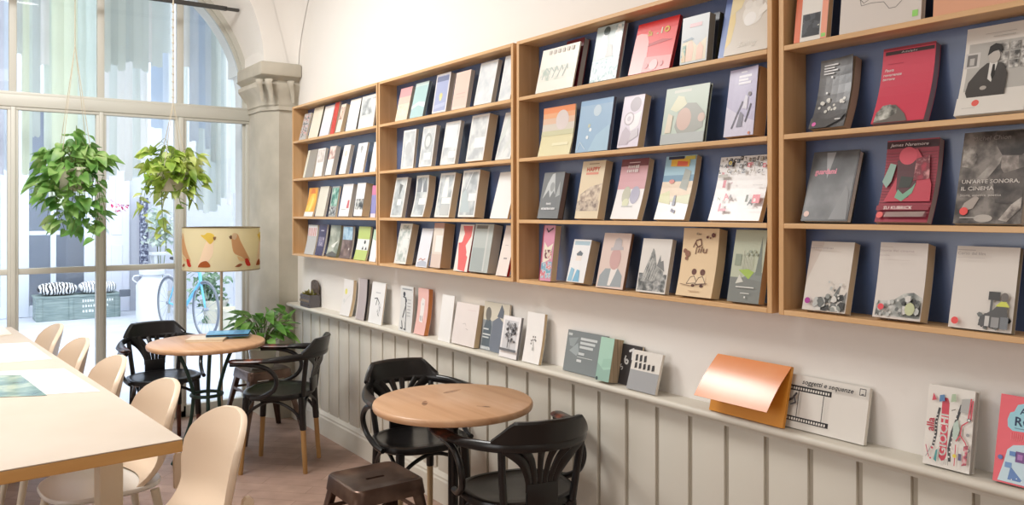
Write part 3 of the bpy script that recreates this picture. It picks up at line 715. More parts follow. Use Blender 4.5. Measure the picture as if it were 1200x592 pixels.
B(2, 2, 'comic style book, beach scene, bright title', 766, 801.5, 784.6, 185.2, .026, (236, 234, 230), [('R', 0, .66, 1, 1, (158, 196, 212)), ('R', 0, .6, 1, .7, (112, 152, 178)), ('R', 0, .28, 1, .6, (228, 208, 182)), ('P', [(0, .28), (.4, .24), (.3, .46), (0, .4)], (208, 208, 160)), ('P', [(.35, .3), (1, .24), (1, .4), (.5, .36)], (204, 206, 168)), ('P', [(.6, .5), (.85, .45), (.9, .75), (.7, .8)], (160, 166, 158)), ('P', [(.2, .84), (.8, .82), (.82, .92), (.75, .96), (.2, .95)], (232, 182, 70)), ('P', [(.4, .84), (.75, .83), (.76, .9), (.42, .92)], (222, 100, 70)), ('R', .1, .945, .62, .99, (50, 56, 80)), ('R', .66, .93, .98, .985, (206, 190, 90)), ('C', .32, .6, .09, (220, 140, 130), .6), ('P', [(.48, .22), (.58, .22), (.56, .38), (.5, .38)], (128, 132, 150)), ('R', .5, .12, .55, .17, (110, 110, 140)), ('R', .58, .1, .63, .15, (110, 110, 140))], pages=P_tan, bow=.007)
rnd = random.Random(5)
lets = []
for i in range(36):
    u = .03 + (i % 12) * .078 + rnd.uniform(-.01, .01); v = .93 - (i // 12) * .1 + rnd.uniform(-.03, .02)
    c = rnd.choice([(60, 60, 60), (60, 60, 60), (120, 120, 120), (206, 84, 96), (90, 100, 110), (150, 140, 120)])
    ch = rnd.choice('AAEROTNILSDMPUC')
    if rnd.random() < .35: lets += [('R', u, v - .01, u + .055, v + .055, c), ('T', ch, u + .012, v + .005, .035, (238, 236, 232), {'bold': .05})]
    else: lets.append(('T', ch, u, v, rnd.choice([.04, .055, .03]), c, {'bold': .06, 'rot': rnd.uniform(-.4, .4)}))
lets += [('R', .21, .83 - .0, .3, .93, (50, 50, 50)), ('T', 'O', .225, .86, .05, (236, 206, 60), {'bold': .08}), ('R', .06, .66, .24, .71, (180, 176, 164)), ('R', .18, .5, .24, .62, (206, 110, 122)), ('T', 'u', .34, .56, .04, (180, 120, 130), {'bold': .05}), ('T', 'A', .27, .30, .1, (208, 120, 132), {'bold': .06, 'rot': .3}), ('T', 'I', .2, .13, .12, (196, 120, 136), {'bold': .1}), ('R', .22, .13, .36, .17, (200, 120, 136)), ('T', 'A', .36, .33, .06, (110, 110, 110), {'bold': .05}), ('T', 'N', .14, .3, .05, (140, 150, 130), {'bold': .05}), ('R', .70, .27, .745, .38, (80, 84, 60)), ('T', 'A', .76, .22, .09, (50, 50, 50), {'bold': .06}), ('R', .83, .25, .97, .38, (214, 92, 104)), ('T', 'a', .855, .275, .07, (240, 232, 230), {'bold': .07}), ('R', .78, .52, .97, .53, (200, 196, 194)), ('R', .72, .16, .95, .165, (214, 210, 208))]
B(2, 2, 'white book scattered with cut-out letters', 829.4, 889, 845.5, 186, .02, (236, 234, 232), lets, pages=P_tan, bow=.006)
B(2, 3, 'pink comic album with blue and red panels', 631.3, 645, 637.7, 264.6, .03, (214, 150, 172), [('R', 0, 0, .08, 1, (150, 40, 62)), ('R', .1, .05, .97, .35, photo([(120, 170, 190), (190, 200, 210), (214, 120, 130), (236, 226, 220)], 50, constant=True)), ('P', [(.2, .32), (.7, .38), (.95, .68), (.5, .6), (.2, .7)], (236, 226, 206)), ('R', .3, .4, .9, .56, photo([(120, 70, 80), (222, 206, 190), (206, 110, 124)], 60, constant=True)), ('S', [(.3, .94), (.45, .88), (.85, .95)], .08, (60, 44, 56))], pages=P_tan)
B(2, 3, 'small thick white book, boy drawn in blue', 663.4, 683.5, 673.8, 282.3, .046, (236, 236, 236), [('R', .08, .87, .95, .96, (176, 200, 212)), ('P', [(.3, .5), (.62, .5), (.62, .7), (.32, .72)], (238, 228, 220)), ('P', [(.3, .66), (.48, .74), (.66, .68), (.62, .62), (.34, .62)], (110, 120, 128)), ('P', [(.05, .02), (.3, .02), (.35, .3), (.15, .34)], (150, 194, 216)), ('P', [(.35, .02), (.72, .02), (.66, .28), (.5, .3)], (128, 182, 210))], pages=P_tan)
B(2, 3, 'pinkish book, faceless man in grey coat and hat', 697.9, 729.2, 709.2, 273.5, .014, (222, 202, 192), [('P', [(.05, .02), (.92, .04), (.9, .24), (.72, .36), (.25, .35), (.08, .22)], (158, 166, 170)), ('P', [(.42, .05), (.52, .05), (.7, .36), (.46, .37)], (234, 228, 222)), ('C', .56, .53, .2, (206, 168, 164), 1.4), ('P', [(.34, .68), (.8, .7), (.78, .75), (.72, .76), (.7, .88), (.58, .92), (.46, .88), (.42, .74), (.34, .73)], (190, 184, 186))], pages=mat('brown_edge_pages', (150, 112, 86), .8), hard=True, spine=(128, 96, 78))
B(2, 3, 'white book with grey engraving of a tilted ship', 744.9, 778.8, 754.6, 280.2, .02, (226, 222, 216), [('R', .03, .03, .97, .35, photo([(90, 94, 94), (140, 142, 142), (196, 196, 192)], 50)), ('P', [(.1, .2), (.3, .6), (.4, .82), (.46, .78), (.6, .5), (.85, .4), (.85, .25), (.4, .2)], photo([(110, 112, 112), (150, 152, 150), (184, 184, 180)], 40)), ('P', [(.6, .5), (.68, .7), (.72, .58), (.8, .6), (.88, .4)], (130, 132, 132))] + [('S', [(.18 + i * .08, .24), (.36 + i * .06, .7 - i * .06)], .015, (210, 210, 206)) for i in range(6)], pages=P_grey)
heads = []
for u, v in ((.42, .36), (.66, .36)):
    heads += [('C', u, v, .07, (110, 74, 66)), ('P', [(u - .16, v - .18), (u + .13, v - .18), (u + .1, v - .06), (u, v - .05), (u - .1, v - .1)], (236, 212, 178)), ('S', [(u - .17, v - .18), (u - .08, v - .08), (u + .02, v - .06), (u + .12, v - .16), (u - .17, v - .18)], .014, (80, 56, 52)), ('C', u + .02, v - .2, .05, (90, 60, 56), .6)]
B(2, 3, 'tall tan book, two crouching children drawn in brown', 791.5, 833, 802.1, 268.6, .04, (232, 206, 168), heads + [('T', 'Peanuts' [:0] + 'Kino', .38, .90, .035, (80, 54, 50), {'shear': .2}), ('S', [(.32, .72), (.4, .82), (.52, .84), (.55, .76), (.45, .72), (.38, .78)], .022, (110, 72, 62)), ('S', [(.4, .62), (.42, .72)], .02, (110, 72, 62)), ('T', 'ilu', .44, .64, .1, (110, 72, 62), {'shear': .25, 'w': .26}), ('C', .18, .62, .07, (150, 108, 90)), ('C', .1, .66, .05, (150, 108, 90)), ('C', .16, .55, .04, (150, 108, 90)), ('C', .86, .9, .05, (110, 64, 56)), ('C', .7, .87, .03, (110, 64, 56)), ('C', .79, .86, .02, (110, 64, 56)), ('R', .35, .07, .65, .085, (214, 184, 150)), ('S', [(.1, .17), (.4, .15), (.85, .2)], .012, (110, 72, 62))], pages=mat('cream_page_block', (226, 198, 156), .9), bow=.006)
B(2, 3, 'grey green book with pale trees and lime leaf', 851.7, 888.5, 863.3, 270.5, .03, (190, 196, 174), [('R', 0, 0, 1, .34, (132, 136, 132)), ('P', [(.4, .34), (1, .3), (1, .42), (.7, .42)], (140, 146, 142)), ('P', [(.78, .38), (.98, .38), (.92, .7), (.88, .92), (.84, .7)], (128, 136, 128)), ('P', [(.25, .44), (.6, .32), (.75, .42), (.55, .46)], (168, 196, 96)), ('P', [(.2, .25), (.45, .28), (.3, .38)], (216, 216, 206)), ('R', .1, .5, .3, .66, (150, 160, 142))] + [('R', .35 + .04 * i, .46, .365 + .04 * i, .72 - .05 * (i % 3), (206, 208, 192)) for i in range(9)] + [('C', .5 + .07 * i, .66 + .04 * (i % 2), .04, (160, 168, 150)) for i in range(5)] + [('R', .25, .2, .82, .215, (226, 226, 220)), ('R', .42, .12, .7, .13, (226, 226, 220)), ('R', .55, .06, .6, .085, (226, 226, 220))], pages=P_brown)
# --- bookcase nearest the camera
B(3, 0, 'orange and white book with black forest photo', 930, 968, 936.7, 0, .022, (226, 222, 214), [('R', 0, 0, .19, 1, (224, 112, 70)), ('R', .82, 0, 1, 1, (236, 158, 130)), ('R', .24, .06, .78, .38, photo([(24, 26, 34), (60, 64, 70), (200, 200, 190)], 35, constant=True)), ('R', .84, .02, .97, .07, (150, 214, 110))], pages=P_brown, H=.212)
mp_ = [('S', [(.25, .42), (.3, .36), (.42, .42), (.5, .5), (.48, .58), (.58, .62), (.66, .5), (.74, .42), (.7, .52), (.8, .48), (.84, .56), (.92, .55)], .006, (90, 86, 84)), ('S', [(.25, .42), (.27, .33), (.4, .34), (.55, .32), (.62, .22), (.7, .22), (.78, .3), (.9, .32), (.94, .45)], .006, (110, 106, 104)), ('S', [(.5, .5), (.4, .6), (.52, .72), (.6, .66)], .006, (90, 86, 84))]
B(3, 0, 'broad pale grey book with thin outline map', 983.3, 1079, 989, 0, .02, (214, 206, 198), mp_ + [('R', .90, .05, .965, .13, (150, 214, 110))], pages=P_grey, H=.212, hard=True)
B(3, 0, 'plain tan orange book cut by the frame', 1093.3, 1215, 1097, 0, .02, (222, 164, 130), [('R', .83, .14, .95, .25, (150, 214, 110))], pages=P_grey, H=.212)
rnd = random.Random(2)
fl = [('C', rnd.uniform(.12, .85), rnd.uniform(.22, .42), rnd.uniform(.03, .06), (214, 212, 204)) for _ in range(16)]
B(3, 1, 'black photo paperback with white flowers, curling cover', 948.3, 989, 964.5, 74, .032, (52, 52, 54), [('R', 0, 0, 1, 1, photo([(40, 40, 44), (74, 74, 76), (112, 112, 112)], 6))] + fl + bars_(.14, .9, 4, (224, 224, 224), .42, .038, .02) + [('C', .4, .74, .03, (236, 236, 232)), ('C', .3, .52, .03, (236, 236, 232)), ('P', [(0, 0), (.5, 0), (.9, .1), (1, .2), (.5, .12), (0, .16)], (80, 80, 80)), ('C', .13, .06, .06, (224, 110, 178)), ('R', .72, .1, .88, .115, (230, 230, 228))], pages=mat('warm_grey_page_block', (178, 158, 138), .9), bow=.012, flare=.014)
B(3, 1, 'crimson book with white title and statue head', 1020.3, 1082, 1038.5, 60.2, .026, (208, 70, 92), [('R', 0, .97, 1, 1, (150, 50, 66)), ('R', .05, .91, .98, .955, (62, 44, 48)), ('T', 'Adelphi', .36, .92, .022, (214, 200, 200), {'w': .3}), ('T', 'Paura', .06, .70, .036, (240, 224, 222), {'shear': .25, 'bold': .03}), ('T', 'reverenza', .04, .64, .036, (240, 224, 222), {'shear': .25, 'bold': .03, 'w': .36}), ('T', 'terrore', .04, .585, .036, (240, 224, 222), {'shear': .25, 'bold': .03}), ('R', .12, .79, .42, .797, (180, 54, 76)), ('P', [(.05, .0), (.7, .0), (.62, .1), (.5, .18), (.4, .24), (.2, .24), (.06, .15)], (112, 108, 104)), ('P', [(.05, .02), (.3, .05), (.46, .12), (.44, .2), (.3, .25), (.16, .24), (.06, .14)], photo([(90, 90, 86), (170, 172, 164), (214, 214, 206)], 40))], pages=mat('mauve_page_block', (150, 132, 146), .9), bow=.012)
man = [('R', .06, .28, 1, .82, (184, 182, 176)), ('R', .02, .55, .24, .72, (206, 204, 200)), ('R', .05, .57, .2, .70, (120, 118, 116)), ('R', .09, .58, .16, .66, (190, 188, 184))]
for i in range(3):
    for j in range(3): man.append(('R', .52 + i * .16, .5 + j * .1, .655 + i * .16, .585 + j * .1, photo([(70, 70, 68), (150, 148, 144), (214, 212, 206)], 60)))
man += [('P', [(.14, .2), (.68, .2), (.68, .44), (.6, .56), (.5, .58), (.36, .58), (.26, .52), (.12, .38), (.1, .26)], (72, 70, 68)), ('P', [(.4, .4), (.46, .36), (.52, .58), (.4, .6)], (222, 220, 214)), ('P', [(.44, .44), (.47, .38), (.5, .44), (.48, .56), (.45, .56)], (36, 36, 36)), ('C', .46, .645, .085, (190, 184, 176), 1.35), ('P', [(.36, .66), (.38, .76), (.46, .79), (.55, .77), (.575, .66), (.52, .71), (.44, .70)], (34, 33, 33)), ('C', .36, .30, .05, (176, 170, 162), .7), ('R', 0, 0, 1, .2, (226, 222, 214)), ('C', .29, .13, .055, (230, 104, 96)), ('R', .1, .075, .3, .08, (190, 186, 180)), ('R', .3, .90, .75, .905, (176, 172, 166)), ('R', .42, .86, .74, .868, (176, 172, 166)), ('R', .25, .80, .6, .805, (190, 186, 180))]
B(3, 1, 'white book, photo of dark suited young man', 1118.2, 1200, 1136, 36.7, .022, (226, 222, 214), man, pages=P_white, bow=.008)
B(3, 2, 'glossy grey hardback with pink title', 938.3, 992.5, 955.5, 180.4, .024, (92, 94, 96), [('R', .03, .02, .97, .98, photo([(66, 68, 70), (110, 112, 114), (150, 152, 154)], 5)), ('P', [(.3, .98), (.4, .6), (.5, .98)], (160, 162, 164)), ('T', 'guardami', .12, .67, .075, (236, 150, 170), {'bold': .06, 'w': .46}), ('C', .1, .1, .06, (224, 190, 178)), ('P', [(.6, .02), (.97, .02), (.93, .4), (.85, .5)], (140, 142, 144))], pages=P_white, hard=True, spine=(28, 28, 30))
kub = [('R', 0, .0, 1, 1, (164, 66, 82)), ('R', 0, .9, 1, .985, (66, 34, 40))] + [('R', 0, .1 + i * .035, 1, .106 + i * .035, (112, 52, 62)) for i in range(22)]
kub += [('P', [(.1, .25), (.3, .6), (.4, .85), (.62, .88), (.8, .7), (.95, .45), (.98, .25)], (196, 74, 90)), ('P', [(.25, .75), (.5, .78), (.68, .72), (.66, .45), (.56, .3), (.4, .26), (.3, .4)], (92, 58, 64)), ('C', .45, .8, .17, (212, 86, 102)), ('P', [(.0, .5), (.12, .72), (.24, .7), (.18, .5), (.1, .42)], (150, 180, 168)), ('P', [(.3, .3), (.45, .25), (.62, .35), (.66, .48), (.6, .42), (.45, .34), (.34, .4)], (128, 176, 150)), ('P', [(.34, .42), (.56, .42), (.6, .54), (.36, .56)], (60, 66, 62)), ('P', [(.6, .5), (.9, .52), (.86, .8), (.62, .76)], photo([(176, 64, 80), (120, 56, 66), (212, 150, 150)], 40)), ('T', 'James Naremore', .1, .915, .035, (240, 226, 222), {'shear': .25, 'bold': .02, 'w': .72}), ('R', 0, .14, 1, .2, (150, 60, 74)), ('T', 'SU KUBRICK', .14, .15, .04, (240, 226, 222), {'bold': .04, 'w': .55}), ('C', .1, .08, .065, (236, 112, 110)), ('R', .18, .05, .98, .12, (120, 62, 70))]
kub += [('S', [(.2 + i * .038, .055), (.235 + i * .038, .115)], .012, (226, 214, 206)) for i in range(20)]
B(3, 2, 'red and black striped film book, masked face', 1024.5, 1086, 1042.7, 167.2, .024, (164, 66, 82), kub, pages=mat('pale_mauve_page_block', (190, 170, 168), .9), bow=.012)
art = [('R', 0, 0, 1, 1, photo([(62, 58, 56), (100, 95, 91), (140, 134, 128)], 26)), ('P', [(.5, .99), (.99, .99), (.99, .78), (.9, .72), (.62, .73), (.52, .84)], photo([(44, 42, 42), (66, 62, 60), (92, 88, 84)], 30)), ('P', [(.62, .72), (.86, .72), (.88, .58), (.8, .5), (.7, .5), (.62, .6)], photo([(96, 90, 86), (140, 132, 126), (176, 168, 160)], 40)),
       ('P', [(.02, .62), (.2, .6), (.26, .72), (.2, .84), (.02, .82)], photo([(70, 66, 64), (130, 124, 118), (176, 170, 162)], 40)), ('P', [(.22, .44), (.5, .66), (.62, .72), (.6, .64), (.4, .44)], photo([(120, 114, 110), (156, 150, 144), (180, 174, 166)], 30)), ('P', [(.52, .5), (.99, .6), (.99, .2), (.6, .22)], photo([(54, 50, 50), (78, 74, 72), (104, 98, 94)], 24)), ('C', .45, .055, .14, (182, 176, 168), .45), ('P', [(.08, .12), (.28, .16), (.36, .27), (.3, .3), (.14, .22)], (170, 160, 152)), ('P', [(.68, .04), (.8, .02), (.98, .16), (.98, .28), (.84, .2)], photo([(110, 104, 100), (168, 160, 152), (190, 184, 176)], 50)),
       ('T', 'Michel Chion', .14, .90, .05, (150, 142, 138), {'shear': .1, 'w': .58}), ('T', "UN'ARTE SONORA,", .06, .43, .042, (236, 230, 224), {'bold': .02, 'w': .86}), ('T', 'IL CINEMA', .06, .355, .042, (236, 230, 224), {'bold': .02, 'w': .5}), ('T', 'Storia, estetica, poetica', .06, .29, .024, (226, 220, 214), {'bold': .02, 'w': .62}), ('C', .15, .13, .065, (232, 84, 80)), ('R', .1, .055, .36, .065, (190, 184, 178))]
B(3, 2, 'dark grey film book, white title, red dot', 1116.7, 1196, 1130.9, 157.7, .02, (96, 92, 90), art, pages=P_grey)
def cluster(u0, v0, u1, v1, n, seed, cs):
    r = random.Random(seed); o = []
    for i in range(n):
        u = r.uniform(u0, u1); v = r.uniform(v0, v1); s = r.uniform(.03, .09) * (u1 - u0) * 2
        a0 = r.uniform(0, 6.3)
        o.append(('P', [(u + s * r.uniform(.5, 1) * cos(a0 + q * 2 * pi / 6), v + s * .75 * r.uniform(.5, 1) * sin(a0 + q * 2 * pi / 6)) for q in range(6)], r.choice(cs)))
    return [(o_[0], [(min(max(u, .01), .985), min(max(v, .01), .97)) for u, v in o_[1]], o_[2]) for o_ in o]
GC = [(70, 72, 72), (110, 114, 112), (150, 154, 150), (190, 192, 188), (216, 214, 208)]
B(3, 3, 'white paperback with purple dot and monochrome riders', 939.7, 990, 952, 284.2, .028, (220, 213, 204), [('P', [(0, .4), (.3, .95), (.3, 1), (0, 1)], (212, 200, 190)), ('P', [(.5, .02), (.62, .02), (.7, .25), (.84, .42), (.8, .25), (.9, .22), (.98, .3), (.98, .02)], (128, 130, 128))] + cluster(.3, .02, .95, .2, 26, 3, GC) + cluster(.55, .2, .9, .42, 9, 4, GC) + [('R', .05, .93, .3, .937, (190, 178, 172)), ('C', .14, .13, .065, (172, 62, 150))] + blocks(.05, .88, .55, .026, (176, 164, 160), 16, 5), pages=P_tan)
B(3, 3, 'white paperback with red dot and crowd of faces', 1022, 1078, 1032.6, 285.8, .038, (220, 213, 206), [('P', [(.05, .03), (.98, .03), (.98, .3), (.8, .36), (.6, .34), (.4, .24), (.05, .22)], photo([(90, 94, 92), (150, 154, 150), (206, 206, 200)], 24))] + cluster(.05, .03, .4, .22, 20, 6, GC[2:]) + cluster(.45, .05, .95, .34, 26, 7, GC) + [('C', .8, .14, .1, (196, 202, 160), 1.3), ('T', 'Storia del cinema', .05, .87, .032, (176, 160, 158), {'w': .72}), ('T', 'mondiale', .05, .81, .026, (190, 178, 174)), ('R', .05, .93, .32, .937, (190, 178, 172)), ('R', .05, .76, .7, .765, (204, 194, 188)), ('C', .2, .14, .065, (232, 84, 92))], pages=P_tan, bow=.004)
B(3, 3, 'white paperback with red dot and film camera crew', 1110.9, 1185, 1122.5, 289.3, .018, (222, 216, 208), cluster(.48, .03, .95, .2, 34, 11, GC[:4]) + [('R', .62, .36, .8, .46, (70, 70, 70)), ('R', .66, .2, .7, .36, (90, 92, 92)), ('P', [(.5, .05), (.52, .16), (.7, .24), (.8, .32), (.92, .3), (.95, .1), (.9, .04)], (84, 84, 84)), ('C', .87, .4, .06, (110, 104, 100), 1.3), ('P', [(.74, .29), (.96, .29), (.9, .35), (.82, .35)], (208, 214, 90)), ('R', .6, .05, .67, .17, (200, 198, 194)), ('R', .7, .04, .82, .16, (150, 150, 150)), ('R', .84, .03, .96, .17, (120, 124, 128)), ('T', 'Corso del film', .05, .885, .036, (150, 142, 140), {'w': .45}), ('R', .05, .94, .34, .947, (170, 160, 158)), ('R', .05, .845, .5, .85, (196, 188, 184)), ('C', .13, .08, .06, (232, 78, 76))], pages=mat('khaki_page_block', (160, 150, 126), .9))

# ------------------------------------------------------------------ books standing on the ledge
def ledge_book(desc, xl, xr, xt, yt, th, base, art=(), xf=2.098, **k):
    z0 = ZL + .0005
    YA = wall_y(xl, xf); Y2 = wall_y(xr, xf)
    tt = (xt - 600) / F
    Xt = YA * (CS + tt * CC) / (CC - tt * CS)
    Xt = min(max(Xt, xf + .012), XW - .006 - th)
    fz = CS * Xt + CC * YA; zt = EYE + (HZ - yt) * fz / F
    lean = atan2(Xt - xf, zt - z0)
    H = hypot(Xt - xf, zt - z0) - th * sin(lean) * .5
    return make_book(desc, '', YA, Y2, xf, z0, lean, H, th, base, art, group='books standing on the wainscot ledge', **k)
Lb = ledge_book
Lb('white paperback with small yellow spot, on ledge after the planter', 397.5, 408.5, 403.5, 327, .022, (238, 235, 230), [('C', .3, .66, .13, (240, 232, 120)), ('C', .2, .4, .08, (222, 224, 220)), ('S', [(.2, .3), (.5, .5), (.8, .6)], .03, (222, 222, 218))], pages=P_tan, bow=.008)
Lb('taupe grey book with black edge, on ledge beside yellow spotted book', 416, 426, 420.5, 326, .016, (186, 174, 172), [('R', 0, 0, .12, 1, (214, 204, 198))], pages=mat('black_page_block', (40, 36, 36), .8), bow=.005)
Lb('white book with ink sketch, on ledge beside taupe book', 431.1, 446.5, 437, 330, .008, (240, 240, 238), [('S', [(.3, .6), (.5, .62), (.7, .5), (.6, .3), (.72, .2)], .035, (70, 70, 72)), ('S', [(.5, .62), (.45, .45)], .04, (90, 90, 92)), ('R', .62, .25, .8, .5, photo([(90, 90, 92), (210, 210, 210), (236, 236, 234)], 60)), ('R', .35, .74, .7, .76, (190, 190, 192))])
fig = [('C', .3, .82, .09, (50, 50, 54)), ('S', [(.22, .76), (.42, .74), (.5, .68), (.4, .6)], .05, (60, 60, 64)), ('S', [(.4, .72), (.45, .58), (.35, .45), (.25, .3)], .07, (90, 90, 94)), ('S', [(.45, .55), (.5, .38), (.5, .2)], .04, (80, 80, 84)), ('S', [(.2, .22), (.3, .05), (.15, .06)], .05, (70, 70, 74)), ('S', [(.5, .2), (.55, .04), (.42, .05)], .05, (70, 70, 74))]
Lb('pale grey book with striding figure drawing, on ledge beside pink book', 466.8, 481.5, 469.8, 334.6, .012, (222, 222, 218), fig + [('R', .15, .92, .9, .95, (160, 162, 164))] + [('R', .58, .7 - .07 * i, .85, .71 - .07 * i, (150, 152, 154)) for i in range(6)], pages=P_grey, bow=.004)
Lb('pink book with white oval plate and orange edge, on ledge', 484.5, 496.5, 490.5, 337.5, .026, (236, 188, 178), [('P', [(.3, .28), (.62, .26), (.68, .76), (.42, .8), (.28, .7)], (240, 234, 230)), ('S', [(.35, .4), (.42, .3)], .05, (120, 116, 116)), ('S', [(.52, .4), (.58, .3)], .05, (140, 136, 136)), ('C', .52, .66, .06, (210, 206, 206))], pages=mat('orange_page_block', (206, 130, 74), .8), bow=.008)
Lb('blank white booklet standing on the ledge between pink and blush books', 513, 527, 519, 345, .004, (242, 240, 236))
Lb('blush pink book with faint sketch, on ledge beside dark photo book', 528.6, 555, 536, 354, .03, (234, 224, 218), [('S', [(.4, .5), (.5, .52), (.55, .46)], .012, (186, 176, 172)), ('S', [(.55, .4), (.65, .38)], .012, (186, 176, 172)), ('R', .55, .84, .9, .85, (226, 206, 200))], pages=P_tan)
Lb('dark blue grey book with two figures from behind, on ledge', 562.4, 592, 568.5, 353, .010, (150, 156, 160), [('R', 0, .62, 1, 1, (214, 208, 190)), ('P', [(.04, .04), (.34, .04), (.36, .5), (.3, .64), (.14, .64), (.05, .45)], (92, 104, 112)), ('C', .2, .75, .11, (120, 116, 108), 1.4), ('P', [(.34, .02), (.85, .0), (.85, .6), (.62, .72), (.4, .62)], (116, 124, 136)), ('P', [(.55, .72), (.7, .98), (.8, .85), (.78, .7)], (104, 112, 122)), ('R', .05, .42, .26, .45, (214, 218, 218)), ('R', .05, .31, .35, .34, (214, 218, 218)), ('R', .05, .25, .3, .28, (200, 206, 206)), ('R', .02, .02, .4, .08, photo([(130, 140, 144), (210, 214, 214), (170, 176, 180)], 60))], xf=2.125, bow=.002)
tree = cluster(.28, .4, .8, .85, 40, 21, [(90, 90, 94), (130, 130, 134), (170, 170, 172)])
Lb('white book with bare tree photograph, on ledge in front of dark book', 584.3, 604.5, 591, 369.5, .014, (238, 236, 236), [('R', .1, .2, .88, .9, (212, 212, 214))] + tree + [('S', [(.5, .25), (.52, .55)], .04, (70, 70, 74)), ('R', .05, .16, 1, .22, (110, 112, 116))], pages=mat('steel_page_block', (140, 142, 146), .8), xf=2.088)
Lb('white book with small flower sprig drawing, on ledge', 611.4, 631, 619, 365.5, .016, (240, 239, 236), [('C', .5 + .13 * cos(a), .45 + .07 * sin(a * 1.7), .035, (120, 120, 120)) for a in (0, .9, 1.8, 2.7, 3.6, 4.5, 5.4)] + [('S', [(.5, .42), (.55, .3)], .02, (120, 120, 120)), ('R', .48, .25, .58, .31, (190, 190, 186))], pages=P_tan, bow=.004)
hil = [('R', 0, 0, 1, 1, (126, 134, 136)), ('P', [(.1, .5), (.3, .72), (.35, .5), (.3, .4)], (160, 170, 172)), ('R', .03, .87, .13, .93, (200, 206, 206)), ('P', [(.05, .8), (.3, .85), (.2, .6), (.1, .62)], (150, 160, 162))]
for i in range(3): hil.append(('R', .36, .8 - i * .1, .78 - .04 * i, .86 - i * .1, (206, 212, 212)))
hil += [('R', .35, .44, .5, .5, (206, 212, 212)), ('R', .33, .38, .72, .395, (206, 212, 212)), ('R', .33, .27, .45, .33, (216, 220, 220))]
Lb('slate grey landscape book with white print, on ledge', 659.4, 705, 670.4, 386.2, .010, (126, 134, 136), hil, xf=2.122, hard=True, pages=P_grey)
Lb('small thick mint green book, in front of slate landscape book', 697.4, 713, 705, 396, .05, (170, 208, 190), [('P', [(0, 0), (1, 0), (1, .3), (.5, .25), (0, .4)], (150, 186, 172)), ('P', [(.3, .3), (1, .35), (1, .55), (.4, .5)], (160, 200, 182)), ('C', .1, .04, .09, (70, 84, 84))], pages=ramp_mat('striped_page_edges', [(.3, (128, 112, 94)), (.5, (206, 186, 156)), (.7, (150, 130, 108))], scale=(220, 1, 1), noise=1.0, rough=.9), xf=2.078)
Lb('black book with white numerals 4567, on ledge', 722.0, 747, 729.8, 402.5, .010, (56, 54, 56), [('T', '4', .02, .2, .1, (200, 200, 200), {'bold': .03, 'rot': .7}), ('T', '5', .15, .34, .14, (220, 220, 220), {'bold': .04, 'rot': .6}), ('T', '6', .30, .48, .22, (236, 236, 234), {'bold': .05, 'rot': .5}), ('T', '7', .55, .62, .26, (236, 236, 234), {'bold': .05, 'rot': .45}), ('P', [(.5, 0), (1, 0), (1, .4), (.7, .3)], (86, 84, 86))], xf=2.126)
dots = []
for i in range(3): dots.append(('P', [(.12 + i * .15, .72), (.2 + i * .15, .74), (.18 + i * .15, .9), (.1 + i * .15, .88)], (60, 60, 62)))
for i in range(5): dots.append(('P', [(.14 + i * .15, .54), (.22 + i * .15, .56), (.2 + i * .15, .7), (.13 + i * .15, .68)], (60, 60, 62)))
Lb('small white and grey book with black dashes, in front of black book', 733.8, 767.4, 743.5, 410, .012, (226, 222, 214), [('R', 0, 0, 1, .5, (164, 166, 168))] + dots, pages=P_white, xf=2.088)
# wide white storyboard book
film = [('R', .10, .70, .64, .80, (38, 38, 40)), ('R', .085, .13, .64, .22, (38, 38, 40))]
for v in (.725, .152):
    for i in range(20): film.append(('R', .107 + i * .0266, v, .123 + i * .0266, v + .045, (230, 226, 218)))
film += [('R', .318, .22, .326, .70, (70, 70, 70)), ('R', .58, .22, .588, .70, (70, 70, 70)), ('S', [(.30, .66), (.26, .54), (.21, .48), (.19, .38)], .02, (60, 60, 62)), ('S', [(.26, .54), (.17, .47)], .018, (60, 60, 62)), ('S', [(.28, .58), (.30, .48), (.25, .43)], .016, (80, 80, 82)), ('C', .19, .40, .022, (60, 60, 62)), ('T', 'Logic', .09, .88, .05, (90, 88, 86), {'shear': .2, 'w': .1}), ('T', 'soggetti e sequenze', .345, .85, .085, (50, 50, 52), {'shear': .28, 'w': .52, 'bold': .03}), ('S', [(.93, .85), (.985, .85), (.985, .96), (.93, .96), (.93, .85)], .007, (70, 70, 72)), ('R', .945, .86, .97, .875, (70, 70, 72)), ('R', .16, .815, .46, .82, (190, 186, 180))]
Lb('wide white book with black film strip drawing, on ledge', 899.5, 1012, 913.5, 434.5, .014, (228, 224, 216), film, pages=P_white, xf=2.116)
